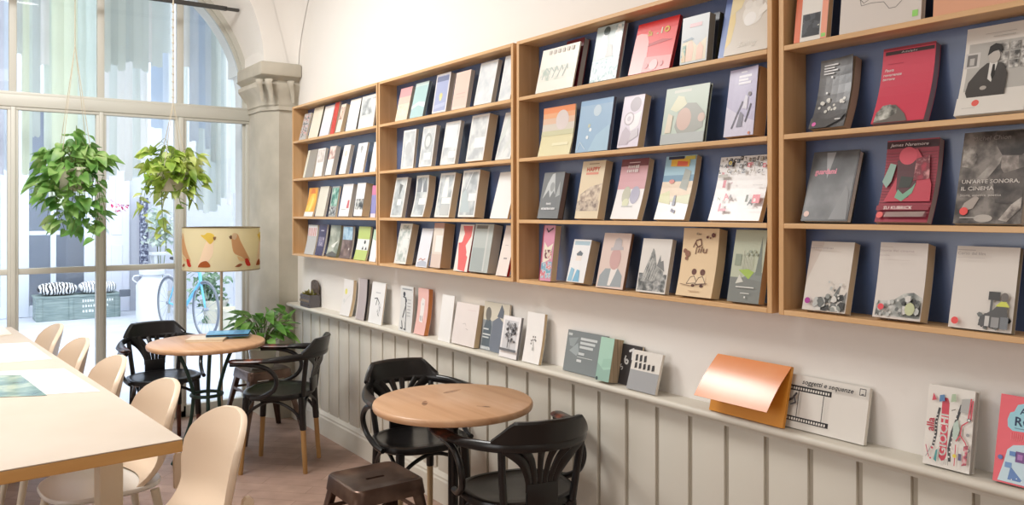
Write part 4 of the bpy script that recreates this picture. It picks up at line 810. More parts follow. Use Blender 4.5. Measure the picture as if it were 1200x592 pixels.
# children's book GIOCHI
gio = [('P', [(.34, .12), (.40, .08), (.47, .1), (.5, .16), (.48, .8), (.44, .86), (.36, .86), (.32, .8)], (206, 60, 80)), ('T', 'GIOCHI', .475, .14, .092, (240, 236, 230), {'rot': pi / 2 + .0, 'bold': .04, 'w': .9})]
gio += [('S', [(.2, .25), (.24, .4), (.23, .55), (.28, .72)], .05, (60, 60, 62)), ('S', [(.57, .1), (.54, .25), (.58, .45), (.66, .62), (.74, .8)], .055, (60, 60, 62))]
gio += [('R', .2 + .004 * i, .27 + .045 * i, .235 + .004 * i, .285 + .045 * i, (232, 228, 222)) for i in range(9)] + [('R', .545 + .012 * i, .14 + .06 * i, .58 + .012 * i, .16 + .06 * i, (232, 228, 222)) for i in range(10)]
gio += [('T', 'alla', .20, .42, .09, (206, 70, 88), {'rot': pi / 2, 'bold': .04}), ('P', [(.12, .8), (.22, .82), (.14, .9)], (206, 70, 88)), ('P', [(.28, .8), (.4, .82), (.38, .9), (.28, .88)], (84, 130, 176)), ('P', [(.74, .72), (.94, .72), (.94, .9), (.76, .88)], (176, 176, 172)), ('S', [(.92, .66), (.95, .9)], .03, (206, 70, 88)), ('S', [(.97, .64), (.99, .88)], .03, (206, 70, 88)), ('P', [(.62, .4), (.7, .36), (.76, .5), (.7, .62), (.62, .56)], (184, 204, 192)), ('S', [(.7, .36), (.78, .44), (.9, .36), (.94, .3)], .025, (206, 60, 80)), ('S', [(.78, .44), (.8, .56), (.92, .62)], .025, (206, 60, 80)), ('C', .96, .28, .04, (90, 90, 92)), ('C', .96, .28, .025, (232, 228, 222)), ('C', .94, .64, .04, (90, 90, 92)), ('C', .94, .64, .025, (232, 228, 222)), ('C', .94, .46, .035, (150, 150, 150)), ('R', .7, .06, .72, .32, (206, 70, 88)), ('C', .7, .18, .04, (232, 208, 60)), ('P', [(.78, .14), (.84, .14), (.84, .22), (.78, .22)], (90, 80, 120)), ('P', [(.86, .08), (.96, .1), (.97, .34), (.88, .32)], photo([(60, 56, 60), (200, 80, 100), (220, 214, 208)], 60)), ('P', [(.27, .08), (.33, .06), (.34, .22), (.3, .2)], (70, 150, 150)), ('S', [(.08, .24), (.16, .1)], .02, (200, 90, 110)), ('S', [(.2, .24), (.1, .1)], .015, (150, 150, 150)), ('C', .2, .09, .02, (206, 60, 80)), ('C', .22, .22, .025, (206, 60, 80)), ('R', .5, .05, .51, .12, (120, 120, 120)), ('R', .54, .05, .55, .12, (120, 120, 120)), ('R', .58, .05, .59, .12, (120, 120, 120)), ('P', [(.55, .82), (.66, .84), (.64, .93), (.56, .92)], (170, 190, 160)), ('S', [(.58, .72), (.66, .74)], .02, (120, 110, 100))]
Lb('white illustrated hardback titled GIOCHI in a red oval, on ledge', 1081, 1135.7, 1089, 450.5, .024, (230, 226, 218), gio, pages=P_grey, hard=True, spine=(226, 222, 214), xf=2.094)
rob = [('R', 0, 0, 1, 1, (232, 92, 104)), ('P', [(.18, .72), (.22, .8), (.3, .82), (.36, .9), (.55, .94), (1, .92), (1, .62), (.3, .6), (.2, .64)], (150, 206, 220)), ('T', 'A', .42, .80, .07, (50, 74, 110), {'bold': .03}), ('T', 'RO', .32, .665, .1, (50, 74, 110), {'bold': .03}), ('R', .34, .63, .9, .64, (110, 150, 170)), ('P', [(.1, .02), (.98, .02), (.98, .46), (.6, .47), (.35, .44), (.24, .38), (.2, .25)], (196, 220, 230)), ('P', [(.3, .05), (.62, .05), (.34, .2)], (90, 128, 186)), ('R', .22, .18, .36, .24, (110, 150, 200)), ('R', .42, .26, .6, .38, (110, 60, 130)), ('R', .46, .29, .56, .35, (170, 110, 180)), ('P', [(.7, .22), (.98, .2), (.98, .5), (.74, .46)], (96, 116, 160)), ('P', [(.5, .02), (.98, .02), (.98, .14), (.7, .12)], (200, 220, 232)), ('R', .76, .1, .95, .14, (190, 90, 130)), ('C', .12, .28, .05, (90, 110, 170)), ('R', .3, .32, .42, .37, (90, 130, 190))]
rob += [('S', [(.3 + i * .04, .5), (.29 + i * .045, .58)], .012, (238, 130, 136)) for i in range(14)] + [('C', .4 + .1 * i, .06 + .02 * (i % 2), .012, (240, 244, 246)) for i in range(5)]
Lb('coral red hardback with pale blue cloud title and robots, on ledge at frame edge', 1163, 1222, 1180, 462.3, .022, (232, 92, 104), rob, pages=P_white, hard=True, spine=(60, 90, 140), xf=2.094)
# orange wall-calendar style book with its front flap lifted
YA, Y2 = wall_y(830.7, 2.084), wall_y(917, 2.084)
zt = on_x(923, 435.5, 2.10).z
t = thing('book', 'orange landscape book with glossy front flap lifted, on ledge', 'book', (2.084, (YA + Y2) / 2, ZL + .0005), group='books standing on the wainscot ledge')
H = zt - ZL + .012; w = YA - Y2
M_or = mat('orange_gloss_cover', (226, 138, 72), .22, coat=.3)
M_or2 = ramp_mat('orange_print', [(.3, (232, 160, 110)), (.6, (226, 138, 80)), (.8, (236, 180, 150))], noise=3, rough=.26, spec=.6)
M_or2.node_tree.nodes['Principled BSDF'].inputs['Coat Weight'].default_value = .2
M_or2.node_tree.nodes['Principled BSDF'].inputs['Coat Roughness'].default_value = .2
lean = radians(14)
Mb = Matrix.Translation((0, w / 2, .012 * sin(lean) + .0)) @ Matrix.Rotation(-pi / 2, 4, 'Z') @ Matrix.Rotation(-lean, 4, 'X')
b = MB(); b.box((0, 0, 0), (w, .012, H), mat('orange_board', (222, 150, 50), .5), .0008, M=Mb); b.build('page_block', t, 0)
Lh = H * .86
Mf = Mb @ Matrix.Translation((0, -.001, H - .001)) @ Matrix.Rotation(radians(-23), 4, 'X')
b = MB(); n = 10
rows = []
for i in range(n + 1):
    q = i / n
    bulge = -.006 * sin(pi * q)
    rows.append([Mf @ Vector((u - .018 * q, bulge, -Lh * q)) for u in (0.0, w * .5, w)])
rows2 = [[p + (Mf.to_3x3() @ Vector((0, .0014, 0))) for p in r] for r in rows]
b.loft(rows, M_or2); b.loft(rows2, M_or2)
b.loft([rows[-1], rows2[-1]], M_or2); b.loft([[r[0] for r in rows], [r[0] for r in rows2]], M_or2); b.loft([[r[-1] for r in rows], [r[-1] for r in rows2]], M_or2)
b.build('front_flap', t, 30)
# ------------------------------------------------------------------ round tables
M_tabtop = wood('oak_table_top', (186, 140, 104), (204, 160, 122), (214, 174, 138), 1, 0.35, sc=.6)
M_knot = ramp_mat('oak_knots', [(.35, (120, 84, 60)), (.6, (186, 142, 106))], noise=30, rough=.4)
def disc_top(r, zt, th, m): 
    b = MB()
    b.lathe([(0, zt - th), (r - .012, zt - th), (r - .003, zt - th + .004), (r, zt - th + .012), (r, zt - .01), (r - .003, zt - .003), (r - .008, zt), (0, zt)], m, 72)
    return b
T1 = Vector((1.703, 2.798, 0))
t = thing('round_table', 'round oak cafe table on a black pedestal, nearer of the two', 'table', T1, group='round cafe tables')
disc_top(.322, .74, .03, M_tabtop).build('tabletop', t, 40)
b = MB()
for (x, y, a, l) in ((.08, .14, .2, .05), (-.12, .02, 1.0, .04), (.04, -.16, 2.2, .03)):
    b.lathe([(0, 0), (1, 0), (1, .0004), (0, .0004)], M_knot, 14, M=Matrix.Translation((x, y, .7399)) @ Matrix.Rotation(a, 4, 'Z') @ Matrix.Diagonal((l, l * .28, 1, 1)))
tag(b.build('wood_knots', t, 0), kind='stuff')
b = MB()
b.lathe([(.035, .08), (.026, .12), (.021, .2), (.021, .62), (.03, .66), (.05, .69), (.05, .71)], M_black, 20)
b.box((-.22, -.02, .69), (.22, .02, .71), M_black, .003); b.box((-.02, -.22, .69), (.02, .22, .71), M_black, .003)
b.build('pedestal', t)
for k in range(4):
    a = k * pi / 2 + pi / 4
    b = MB(); b.tube(bez([(.02 * cos(a), .02 * sin(a), .13), (.1 * cos(a), .1 * sin(a), .10), (.18 * cos(a), .18 * sin(a), .045), (.25 * cos(a), .25 * sin(a), .014)], 5), [.018] * 5 + [.016] * 5 + [.014] * 6, M_black, 8, flat=(1, .8))
    b.build('foot', t)

T2 = Vector((1.30, 4.906, 0))
M_green = mat('dark_green_iron', (36, 66, 58), .4, .2)
t = thing('round_table', 'round oak cafe table on green wrought iron legs, by the window', 'table', T2, group='round cafe tables')
disc_top(.328, .74, .03, M_tabtop).build('tabletop', t, 40)
for k in range(3):
    a = radians(20 + 120 * k)
    P = [(.2, .712), (.168, .66), (.12, .56), (.085, .45), (.082, .40), (.1, .26), (.16, .1), (.21, .012)]
    b = MB(); b.tube(bez([(r * cos(a), r * sin(a), z) for r, z in P], 6), .011, M_green, 8); b.build('leg', t)
b = MB(); b.tube([(.085 * cos(q * pi / 16), .085 * sin(q * pi / 16), .43) for q in range(32)], .010, M_green, 8, closed=True); b.build('ring', t)
b = MB(); b.tube([(.2 * cos(q * pi / 16), .2 * sin(q * pi / 16), .703) for q in range(32)], .008, M_green, 8, closed=True); b.build('support_ring', t)

# things on the window table
M_blue = mat('blue_book_cover', (64, 146, 190), .3)
def flat_book(name, lab, cat, c, rz, w, d, h, cover, pages, bend=0):
    t = thing(name, lab, cat, c, rz, 'books on the window table')
    b = MB(); b.box((-w/2, -d/2, 0), (w/2, d/2, .002), cover); b.box((-w/2, -d/2, h - .002), (w/2, d/2, h), cover); b.box((-w/2, -d/2, .002), (-w/2 + .002, d/2, h - .002), cover)
    b.build('cover', t, 0)
    b = MB(); b.box((-w/2 + .002, -d/2 + .002, .0021), (w/2 - .002, d/2 - .002, h - .0021), pages); b.build('pages', t, 0)
    return t
p1 = on_z(243, 398.5, .741); p2 = on_z(268, 395, .741)
flat_book('paperback', 'cream paperback lying flat on the window table, under the blue book', 'book', (p1.x, p1.y, .7405), radians(-28), .21, .16, .014, cov((226, 206, 172)), M_pages)
t = flat_book('hardback', 'blue hardback with black underside lying on the window table', 'book', (p2.x, p2.y + .0, .7555), radians(-22), .24, .17, .014, M_blue, mat('dark_edges', (40, 44, 56), .6))
b = MB(); b.box((-.08, -.03, .0141), (-.0, .05, .0143), cov((110, 182, 214))); b.box((.03, -.06, .0141), (.09, .06, .0143), cov((48, 116, 160))); b.build('cover_picture', t, 0)

# ------------------------------------------------------------------ bentwood armchairs
def armchair(label, loc, rz, legtip, leg_len=.25, worn=False):
    t = thing('bentwood_armchair', label, 'chair', loc, rz, 'black bentwood armchairs')
    K = M_black
    # seat: rounded trapezoid ring with saddle panel
    def seat_out(s, z, n=40):
        o = []
        for k in range(n):
            a = 2 * pi * k / n; c_, s_ = cos(a), sin(a)
            e = .78
            x = .215 * s * math.copysign(abs(c_) ** e, c_) * (1 + .05 * s_); y = .195 * s * math.copysign(abs(s_) ** e, s_)
            o.append(Vector((x, y, z)))
        return o
    b = MB()
    R = [seat_out(.80, .428), seat_out(.96, .425), seat_out(1.0, .432), seat_out(1.005, .445), seat_out(.99, .456), seat_out(.94, .460), seat_out(.88, .458)]
    b.loft(R, K, True); b.add(R[0], [tuple(range(39, -1, -1))], K)
    b.build('seat_frame', t)
    b = MB(); R = [seat_out(.885, .457), seat_out(.86, .4545), seat_out(.5, .450), seat_out(.1, .4485)]
    b.loft(R, K, True); b.add(R[-1], [tuple(range(40))], K); b.build('seat', t)
    # legs
    for sx in (-1, 1):
        for (x0, y0, x1, y1) in ((.16, .145, .178, .172), (.138, -.165, .152, -.192)):
            b = MB()
            f = leg_len / .43
            mid = Vector((x1 + (x0 - x1) * f, y1 + (y0 - y1) * f, leg_len))
            top = Vector((x0, y0, .435))
            mid.x *= sx; top.x *= sx
            b.tube([mid - Vector((0, 0, .003)), mid, mid.lerp(top, .5), top], [.017, .0185, .0195, .02], K, 12)
            lg = b.build('leg', t)
            b = MB(); b.tube([Vector((x1 * sx, y1, 0)), Vector((x1 * sx, y1, .004)), mid.lerp(Vector((x1 * sx, y1, 0)), .5), mid], [.0125, .0135, .0145, .0155], legtip, 12)
            b.build('leg_end', lg)
        # rear upright continuing to the arm rail
        b = MB(); b.tube(bez([(.138 * sx, -.175, .44), (.15 * sx, -.185, .55), (.160 * sx, -.20, .66)], 5), .014, K, 10); b.build('rear_post', t)
        # bent arm support: under the arm, round behind and forward to the seat side
        b = MB(); b.tube(bez([(.266 * sx, .20, .643), (.266 * sx, .10, .643), (.258 * sx, .0, .622), (.255 * sx, -.055, .565), (.245 * sx, -.04, .50), (.232 * sx, .03, .455), (.222 * sx, .10, .443)], 6), .0125, K, 10); b.build('arm_support', t)
        # hoop between front and rear leg
        b = MB(); b.tube(bez([(.170 * sx, .160, .27), (.168 * sx, .12, .36), (.163 * sx, 0, .415), (.15 * sx, -.12, .36), (.146 * sx, -.182, .27)], 6), .009, K, 8); b.build('side_hoop', t)
    for s in (1, -1):
        y0 = .165 if s > 0 else -.186; xh = .170 if s > 0 else .146
        b = MB(); b.tube(bez([(-xh, y0, .27), (-xh * .8, y0 - .01 * s, .36), (0, y0 - .02 * s, .41), (xh * .8, y0 - .01 * s, .36), (xh, y0, .27)], 6), .009, K, 8); b.build('front_hoop' if s > 0 else 'rear_hoop', t)
    # arm rail: flat bent horseshoe, upright band at the back, flat paddles at the front
    P = [(-.266, .205, .660), (-.265, .11, .660), (-.252, .0, .662), (-.220, -.11, .668), (-.160, -.205, .674), (-.084, -.252, .677), (0, -.264, .678), (.084, -.252, .677), (.160, -.205, .674), (.220, -.11, .668), (.252, .0, .662), (.265, .11, .660), (.266, .205, .660)]
    pts = bez(P, 6); n = len(pts)
    rad = []; fl = []
    for i, p in enumerate(pts):
        q = min(i, n - 1 - i) / (n - 1) * 2
        w_ = min(max((q - .25) / .3, 0), 1); w_ = w_ * w_ * (3 - 2 * w_)
        rad.append(.030 - .010 * w_); fl.append((1.0 - .35 * w_, .42 + .58 * w_))
    rad[0] = rad[-1] = .018; rad[1] = rad[-2] = .026
    b = MB(); b.tube(pts, rad, K, 12, up=(0, 0, 1), flat=fl); b.build('arm_rail', t)
    for s in (0, 1):                                                # worn fronts of the arms
        sl = slice(0, 12) if s == 0 else slice(n - 12, n)
        b = MB(); b.tube([p + Vector((0, 0, .0003)) for p in pts[sl]], [r * 1.03 for r in rad[sl]], M_blackworn, 12, up=(0, 0, 1), flat=fl[sl]); b.build('arm_tip', t)
    # raised back panel following the rail
    c0 = n // 2; half = 14; rows = []
    for i in range(c0 - half, c0 + half + 1):
        p = pts[i]; tg = (pts[i + 1] - pts[i - 1]); tg.z = 0; tg.normalize()
        nr = Vector((tg.y, -tg.x, 0))                               # outwards
        if nr.dot(Vector((p.x, p.y + .05, 0))) < 0: nr = -nr
        q = abs(i - c0) / half
        ht = .082 if q < .66 else .082 * (1 - (q - .66) / .34 * .80)
        z0 = p.z + .012
        rows.append([p + nr * o_ + Vector((0, 0, zz)) for o_, zz in ((-.011, .012), (.012, .012), (.016 + .012 * ht / .088, .012 + ht - .008), (.012 + .010 * ht / .088, .012 + ht), (.000 + .008 * ht / .088, .012 + ht), (-.008 + .006 * ht / .088, .012 + ht - .008))])
    b = MB(); b.loft(rows, K, True); b.add(rows[0], [(0, 1, 2, 3, 4, 5)], K); b.add(rows[-1], [(5, 4, 3, 2, 1, 0)], K)
    b.build('back_panel', t, 40)
    # fan splat: foot block, slats
    b = MB()
    b.box((-.062, -.208, .452), (.062, -.19, .53), K, .004)
    for k in range(6):
        u = k / 5 * 2 - 1
        kk = c0 + round(u * 11); xt, yt = pts[kk].x, pts[kk].y
        ww = 1.45 if abs(u) > .9 else 1.0
        pts2 = bez([(.052 * u, -.199, .50), (.056 * u, -.204, .55), (.09 * u, -.225, .62), (xt, yt + .005, .675)], 5)
        b.tube(pts2, [(.0095 + .0085 * (i / 15) ** 2) * ww for i in range(len(pts2))], K, 8, flat=(1.0, .5 / ww), up=(0, 1, 0))
    b.build('fan_splat', t)
    return t
def face(fx, fy): return atan2(-fx, fy)            # chair front is local +Y
armchair('black bentwood armchair with back to window, behind the window table', (1.19, 5.50, 0), face(.05, -1), M_redwood, .22)
armchair('black bentwood armchair with bare wooden leg ends, right of the window table', (1.665, 4.70, 0), face(-.805, .593), M_barewood, .25)
armchair('black bentwood armchair facing the camera, behind the nearer round table', (1.838, 3.325, 0), face(-.06, -1), mat('pale_beech', (196, 170, 132), .5), .25)
armchair('black bentwood armchair with worn arms seen from behind, nearest the camera', (1.81, 2.50, 0), face(.18, .98), M_barewood, .25)

# ------------------------------------------------------------------ pressed metal stools
M_gun = ramp_mat('brown_gunmetal', [(.3, (84, 66, 58)), (.55, (106, 86, 76)), (.8, (140, 118, 104))], noise=9, detail=4, rough=.3, metal=.75)
def stool(label, loc, rz, H=.45):
    t = thing('metal_stool', label, 'stool', loc, rz, 'brown pressed metal stools')
    def rr(h, r, z, n=10):
        o = []
        for (sx, sy, a0) in ((1, 1, 0), (-1, 1, 90), (-1, -1, 180), (1, -1, 270)):
            for k in range(n):
                a = radians(a0 + 90 * k / (n - 1)); o.append(Vector((sx * (h - r) + r * cos(a), sy * (h - r) + r * sin(a), z)))
        return o
    def slot(hx, r, z, n=40):
        o = []
        for k in range(n):
            a = 2 * pi * (k + .5) / n
            x, y = r * cos(a), r * sin(a); o.append(Vector((x + math.copysign(hx, cos(a)), y, z)))
        return o
    def al(L):                                             # match slot samples to the square ones by angle
        return L
    s_ = slot(.030, .012, H - .006)
    q0 = rr(.128, .03, H - .003)
    # order the slot ring so that it starts at the same angle as the square ring (45 degrees back)
    b = MB()
    sl2 = []
    for v in q0:
        a = atan2(v.y, v.x); sl2.append(Vector((.012 * cos(a) + math.copysign(.03, cos(a)) , .012 * sin(a), H - .005)))
    rows = [[p - Vector((0, 0, .012)) for p in sl2], sl2, [p.lerp(q, .5) for p, q in zip(sl2, q0)], q0, rr(.136, .032, H + .002), rr(.142, .034, H + .002), rr(.147, .036, H - .004), rr(.152, .036, H - .04), rr(.154, .036, H - .055), rr(.151, .035, H - .055), rr(.148, .034, H - .03), rr(.14, .03, H - .01)]
    b.loft(rows, M_gun, True); b.build('seat', t, 50)
    for sx in (-1, 1):
        for sy in (-1, 1):
            b = MB(); rows = []
            for i in range(9):
                q = i / 8; z = (H - .03) * (1 - q)
                cx = .128 + .075 * q; wd = .052 - .028 * q
                e = .014 - .004 * q
                o2 = Vector((cx + .012, cx + .012, z))
                pr = [(-wd, 0), (-wd * .5, -.002), (-e, -.001), (-e * .3, -e * .3), (-.001, -e), (-.002, -wd * .5), (0, -wd)]
                prof = [Vector((o2.x + x, o2.y + y, z)) for x, y in pr]
                inn = [Vector((o2.x + x - .004, o2.y + y - .004, z)) for x, y in reversed(pr)]
                rows.append([Vector((v.x * sx, v.y * sy, v.z)) for v in prof + inn])
            b.loft(rows, M_gun, True); b.add(rows[-1], [tuple(range(14))], M_gun)
            b.box((sx * .205 - .009, sy * .205 - .009, 0), (sx * .205 + .009, sy * .205 + .009, .006), M_gun)
            b.build('leg', t, 50)
    for s in (-1, 1):
        b = MB(); z = .31; c = .148
        b.box((-c, s * c - .008, z), (c, s * c - .004, z + .016), M_gun); b.build('brace', t, 0)
        b = MB(); b.box((s * c - .008, -c, z), (s * c - .004, c, z + .016), M_gun); b.build('brace', t, 0)
    b = MB(); b.tube([(-.14, -.14, .3), (.14, .14, .3)], .005, M_gun, 8); b.tube([(-.14, .14, .29), (.14, -.14, .29)], .005, M_gun, 8); b.build('cross_brace', t)
    return t
stool('brown metal stool with slotted seat, in front of the nearer round table', (1.425, 2.935, 0), 0)
stool('brown metal stool carrying the leafy potted plant, in the corner', (1.80, 5.42, 0), radians(4))

# ------------------------------------------------------------------ long white table
TZ = .77
A = on_z(214.3, 514.3, TZ); rt = radians(4.4)
t = thing('long_table', 'long white topped table with oak edge running towards the window', 'table', A, rt)
M_ttop = ramp_mat('white_laminate', [(.3, (204, 188, 170)), (.7, (214, 200, 184))], noise=2, rough=.5, spec=.3)
M_tedge = wood('honey_oak_edge', (200, 146, 80), (214, 162, 96), (224, 176, 112), 0, .45)
LT, WT = 3.3, .95
b = MB(); b.box((-WT, .0, -.004), (-.0, LT, 0), M_ttop, .0015); b.build('table_top', t, 0)
b = MB(); b.box((-WT, 0, -.042), (0, LT, -.0042), M_tedge, .003); b.build('oak_edge', t, 0)
M_cream = mat('cream_paint', (226, 212, 188), .5)
b = MB(); b.box((-WT + .145, .48, -.11), (-.145, .52, -.043), M_cream, .002); b.box((-WT + .12, LT - .145, -.11), (-.12, LT - .12, -.043), M_cream, .002)
b.box((-.12, .545, -.11), (-.095, LT - .146, -.043), M_cream, .002); b.box((-WT + .095, .545, -.11), (-WT + .12, LT - .146, -.043), M_cream, .002); b.build('apron', t, 0)
for x in (-.1, -WT + .1):
    for y in (.5, 2.62):
        b = MB(); b.box((x - .04, y - .04, -TZ), (x + .04, y + .04, -.111), M_cream, .006); b.build('leg', t, 0)
b = MB(); b.box((-WT + .145, .48, -.60), (-.145, .52, -.54), M_cream, .004); b.build('stretcher', t, 0)

# sheets lying on it
def sheet(name, lab, cat, px, th, m, group=None, z0=.0004):
    P = [on_z(x, y, TZ + .0) for x, y in px]
    c = sum(P, Vector()) / len(P)
    b = MB(); b.prism([(p.x - c.x, p.y - c.y) for p in P], z0, th, m)
    o = b.build(name, None, 0, loc=(c.x, c.y, TZ)); tag(o, lab, cat, group)
    return o, c
M_paper = mat('white_paper', (240, 238, 234), .35)
M_pic = ramp_mat('green_leaf_print', [(.35, (84, 116, 112)), (.5, (128, 158, 144)), (.62, (186, 200, 176)), (.72, (110, 140, 132))], noise=7, rough=.2)
sheet('placemat', 'white paper sheet on the long table, carrying the green print', 'paper', [(-75, 470), (-10, 436), (75, 432), (118, 459)], .0012, M_paper, 'white sheets on the long table')
sheet('print', 'glossy green leaf print lying on white sheet', 'print', [(-60, 468), (-22, 441), (24, 440), (55, 464)], .0022, M_pic, None, .0014)
sheet('placemat', 'white paper sheet on the long table, second from its front end', 'paper', [(-60, 430), (-20, 404), (34, 401.5), (61, 421)], .0012, M_paper, 'white sheets on the long table')
sheet('magazine', 'pale open magazine near the far end of the long table', 'magazine', [(-40, 398), (-25, 385), (3, 383), (14, 393)], .008, mat('pale_magazine', (236, 226, 212), .4))

# ------------------------------------------------------------------ pale shell chairs along the table
M_shell = mat('pale_beige_shell', (240, 218, 192), .38)
M_seatw = mat('white_seat_shell', (238, 236, 230), .3)
M_cleg = mat('cream_metal_leg', (226, 214, 192), .4)
def shell_chair(label, loc, rz):
    t = thing('shell_chair', label, 'chair', loc, rz, 'pale shell chairs along the long table')
    # local: front +Y, backrest at -Y
    def prof_half(z):                                     # half width of the backrest at height z
        q = (z - .44) / .365
        pts = [(0, .185), (.2, .205), (.45, .228), (.62, .23), (.76, .214), (.87, .176), (.94, .13), (.98, .08), (1.0, .0)]
        for (a, va), (c, vc) in zip(pts[:-1], pts[1:]):
            if q <= c: return va + (vc - va) * (q - a) / (c - a)
        return 0
    n = 28; m = 14
    def surf(q, u, off):
        z = .445 + .360 * sin(q * pi / 2) ** .9
        hw = max(prof_half(z), .012)
        x = hw * u
        y = -.20 - .075 * ((z - .44) / .365) + .055 * (x / .2) ** 2 + .07 * max(0, 1 - (z - .44) / .11) ** 2
        nrm = Vector((-.55 * x / .2 * .5, 1, .18)).normalized()
        return Vector((x, y, z)) + nrm * off
    th = .011
    front = [[surf(i / n, k / m * 2 - 1, th) for k in range(m + 1)] for i in range(n + 1)]
    back = [[surf(i / n, k / m * 2 - 1, -th) for k in range(m + 1)] for i in range(n + 1)]
    b = MB(); b.loft(front, M_shell); b.loft([list(reversed(r)) for r in back], M_shell)
    edge = lambda R: [r[0] for r in R] + [p for p in R[-1]] + [r[-1] for r in reversed(R)] + list(reversed(R[0]))
    e0, e1 = edge(front), edge(back)
    b.loft([e0, [(p + q) / 2 + ((p + q) / 2 - Vector((0, (p.y + q.y) / 2, .62))).normalized() * .004 for p, q in zip(e0, e1)], e1], M_shell, True)
    b.build('backrest', t, 50)
    def outl(s, z, n=40):
        o = []
        for k in range(n):
            a = 2 * pi * k / n; c_, s_ = cos(a), sin(a)
            o.append(Vector((.215 * s * math.copysign(abs(c_) ** .75, c_), .005 + .21 * s * math.copysign(abs(s_) ** .75, s_), z + .012 * max(0, s * abs(c_) - .6))))
        return o
    b = MB(); R = [outl(.3, .418), outl(.9, .420), outl(.99, .428), outl(1, .436), outl(.98, .444), outl(.9, .444), outl(.5, .438), outl(.1, .437)]
    b.loft(R, M_seatw, True); b.add(R[0], [tuple(range(39, -1, -1))], M_seatw); b.add(R[-1], [tuple(range(40))], M_seatw)
    b.build('seat', t, 60)
    for sx in (-1, 1):
        wing = [(-.25, .42), (-.212, .42), (-.210, .52), (-.213, .545), (-.222, .556), (-.236, .556), (-.246, .545), (-.25, .52)]
        b = MB(); b.prism(wing, sx * .205 - .010, sx * .205 + .010, M_shell, M=Matrix(((0, 0, 1, 0), (1, 0, 0, 0), (0, 1, 0, 0), (0, 0, 0, 1)))); b.build('side_wing', t, 40) if sx < 0 else None
        for sy in (-1, 1):
            b = MB(); b.tube([(sx * .225, sy * .215, 0), (sx * .205, sy * .19, .2), (sx * .17, sy * .15, .422)], [.012, .014, .017], M_cleg, 12); b.build('leg', t)
    return t
cpos = [(.835, 2.88), (.77, 3.53), (.70, 4.25), (.645, 4.97), (.60, 5.68)]
words5 = ['nearest the camera', 'second from the near end', 'third from the near end', 'fourth from the near end', 'farthest, nearest the window']
for (x, y), wd_ in zip(cpos, words5):
    shell_chair('pale beige shell chair beside the long table, ' + wd_, (x - .235, y, 0), radians(90 + 4.4))
# ------------------------------------------------------------------ floor lamp with birds on the drum shade
LP = at_depth(259.5, 300, 5.25); LX, LY = LP.x, LP.y
zb, zt_ = 1.125, 1.40; RS = .238
t = thing('floor_lamp', 'floor lamp with parrots printed on its cream drum shade, by the window', 'lamp', (LX, LY, 0))
def shade_like(name, rgb):
    m = bpy.data.materials.get(name)
    if m: return m
    m = bpy.data.materials.new(name); m.use_nodes = True; nt = m.node_tree
    pbn = nt.nodes['Principled BSDF']; pbn.inputs['Base Color'].default_value = lin(rgb); pbn.inputs['Roughness'].default_value = .9
    tl = nt.nodes.new('ShaderNodeBsdfTranslucent'); tl.inputs['Color'].default_value = lin(rgb)
    ms = nt.nodes.new('ShaderNodeMixShader'); ms.inputs[0].default_value = .45
    nt.links.new(pbn.outputs[0], ms.inputs[1]); nt.links.new(tl.outputs[0], ms.inputs[2]); nt.links.new(ms.outputs[0], nt.nodes['Material Output'].inputs['Surface'])
    return m
M_shade = shade_like('cream_lampshade_fabric', (226, 218, 188))
b = MB(); b.lathe([(RS, zb), (RS, zt_), (RS - .003, zt_), (RS - .003, zb), (RS, zb)], M_shade, 64); sh = b.build('lamp_shade', t, 40)
b = MB()
for z in (zb, zt_ - .006): b.lathe([(RS - .004, z), (RS + .0012, z), (RS + .0012, z + .006), (RS - .004, z + .006), (RS - .004, z)], mat('shade_trim', (150, 136, 104), .7), 64)
b.build('shade_trim', sh, 40)
# birds laid on the drum: outline in (degrees round the drum, height above the lower rim)
cam_a = atan2(-LY, -LX)                                  # direction from the lamp to the viewer
def on_drum(s, z, o): 
    a = cam_a + s / RS
    return Vector(((RS + o) * cos(a), (RS + o) * sin(a), zb + z))
def bird(shapes, s0, flip=1):
    b = MB()
    for i, (pts, c) in enumerate(shapes):
        m_ = shade_like('bird_%02x%02x%02x' % c, c)
        o = .0012 + .0004 * i
        P = bez([Vector((x, y, 0)) for x, y in pts + [pts[0]]], 4)[:-1]
        bm = bmesh.new(); f = bm.faces.new([bm.verts.new((p.x, p.y, 0)) for p in P])
        if f.normal.z < 0: f.normal_flip()
        for q in range(-12, 13): bmesh.ops.bisect_plane(bm, geom=list(bm.verts) + list(bm.edges) + list(bm.faces), plane_co=(q * .0085, 0, 0), plane_no=(1, 0, 0))
        bm.verts.index_update()
        b.add([on_drum(s0 + flip * v.co.x, v.co.y + .018, o) for v in bm.verts], [[v.index for v in f.verts] for f in bm.faces], m_); bm.free()
    return b.build('bird_print', sh, 0, fix=False)
white_bird = [([(-.055, .012), (-.035, .06), (-.01, .13), (.012, .18), (.035, .2), (.05, .19), (.05, .15), (.045, .09), (.01, .04), (-.03, .01)], (246, 226, 204)),
              ([(.005, .18), (-.03, .21), (-.005, .212), (.012, .225), (.04, .222), (.056, .205), (.05, .175), (.03, .155)], (232, 206, 96)),
              ([(.048, .2), (.066, .2), (.06, .18), (.05, .185)], (150, 120, 90)), ([(-.05, .012), (-.03, .04), (.01, .05), (.03, .014)], (176, 98, 50))]
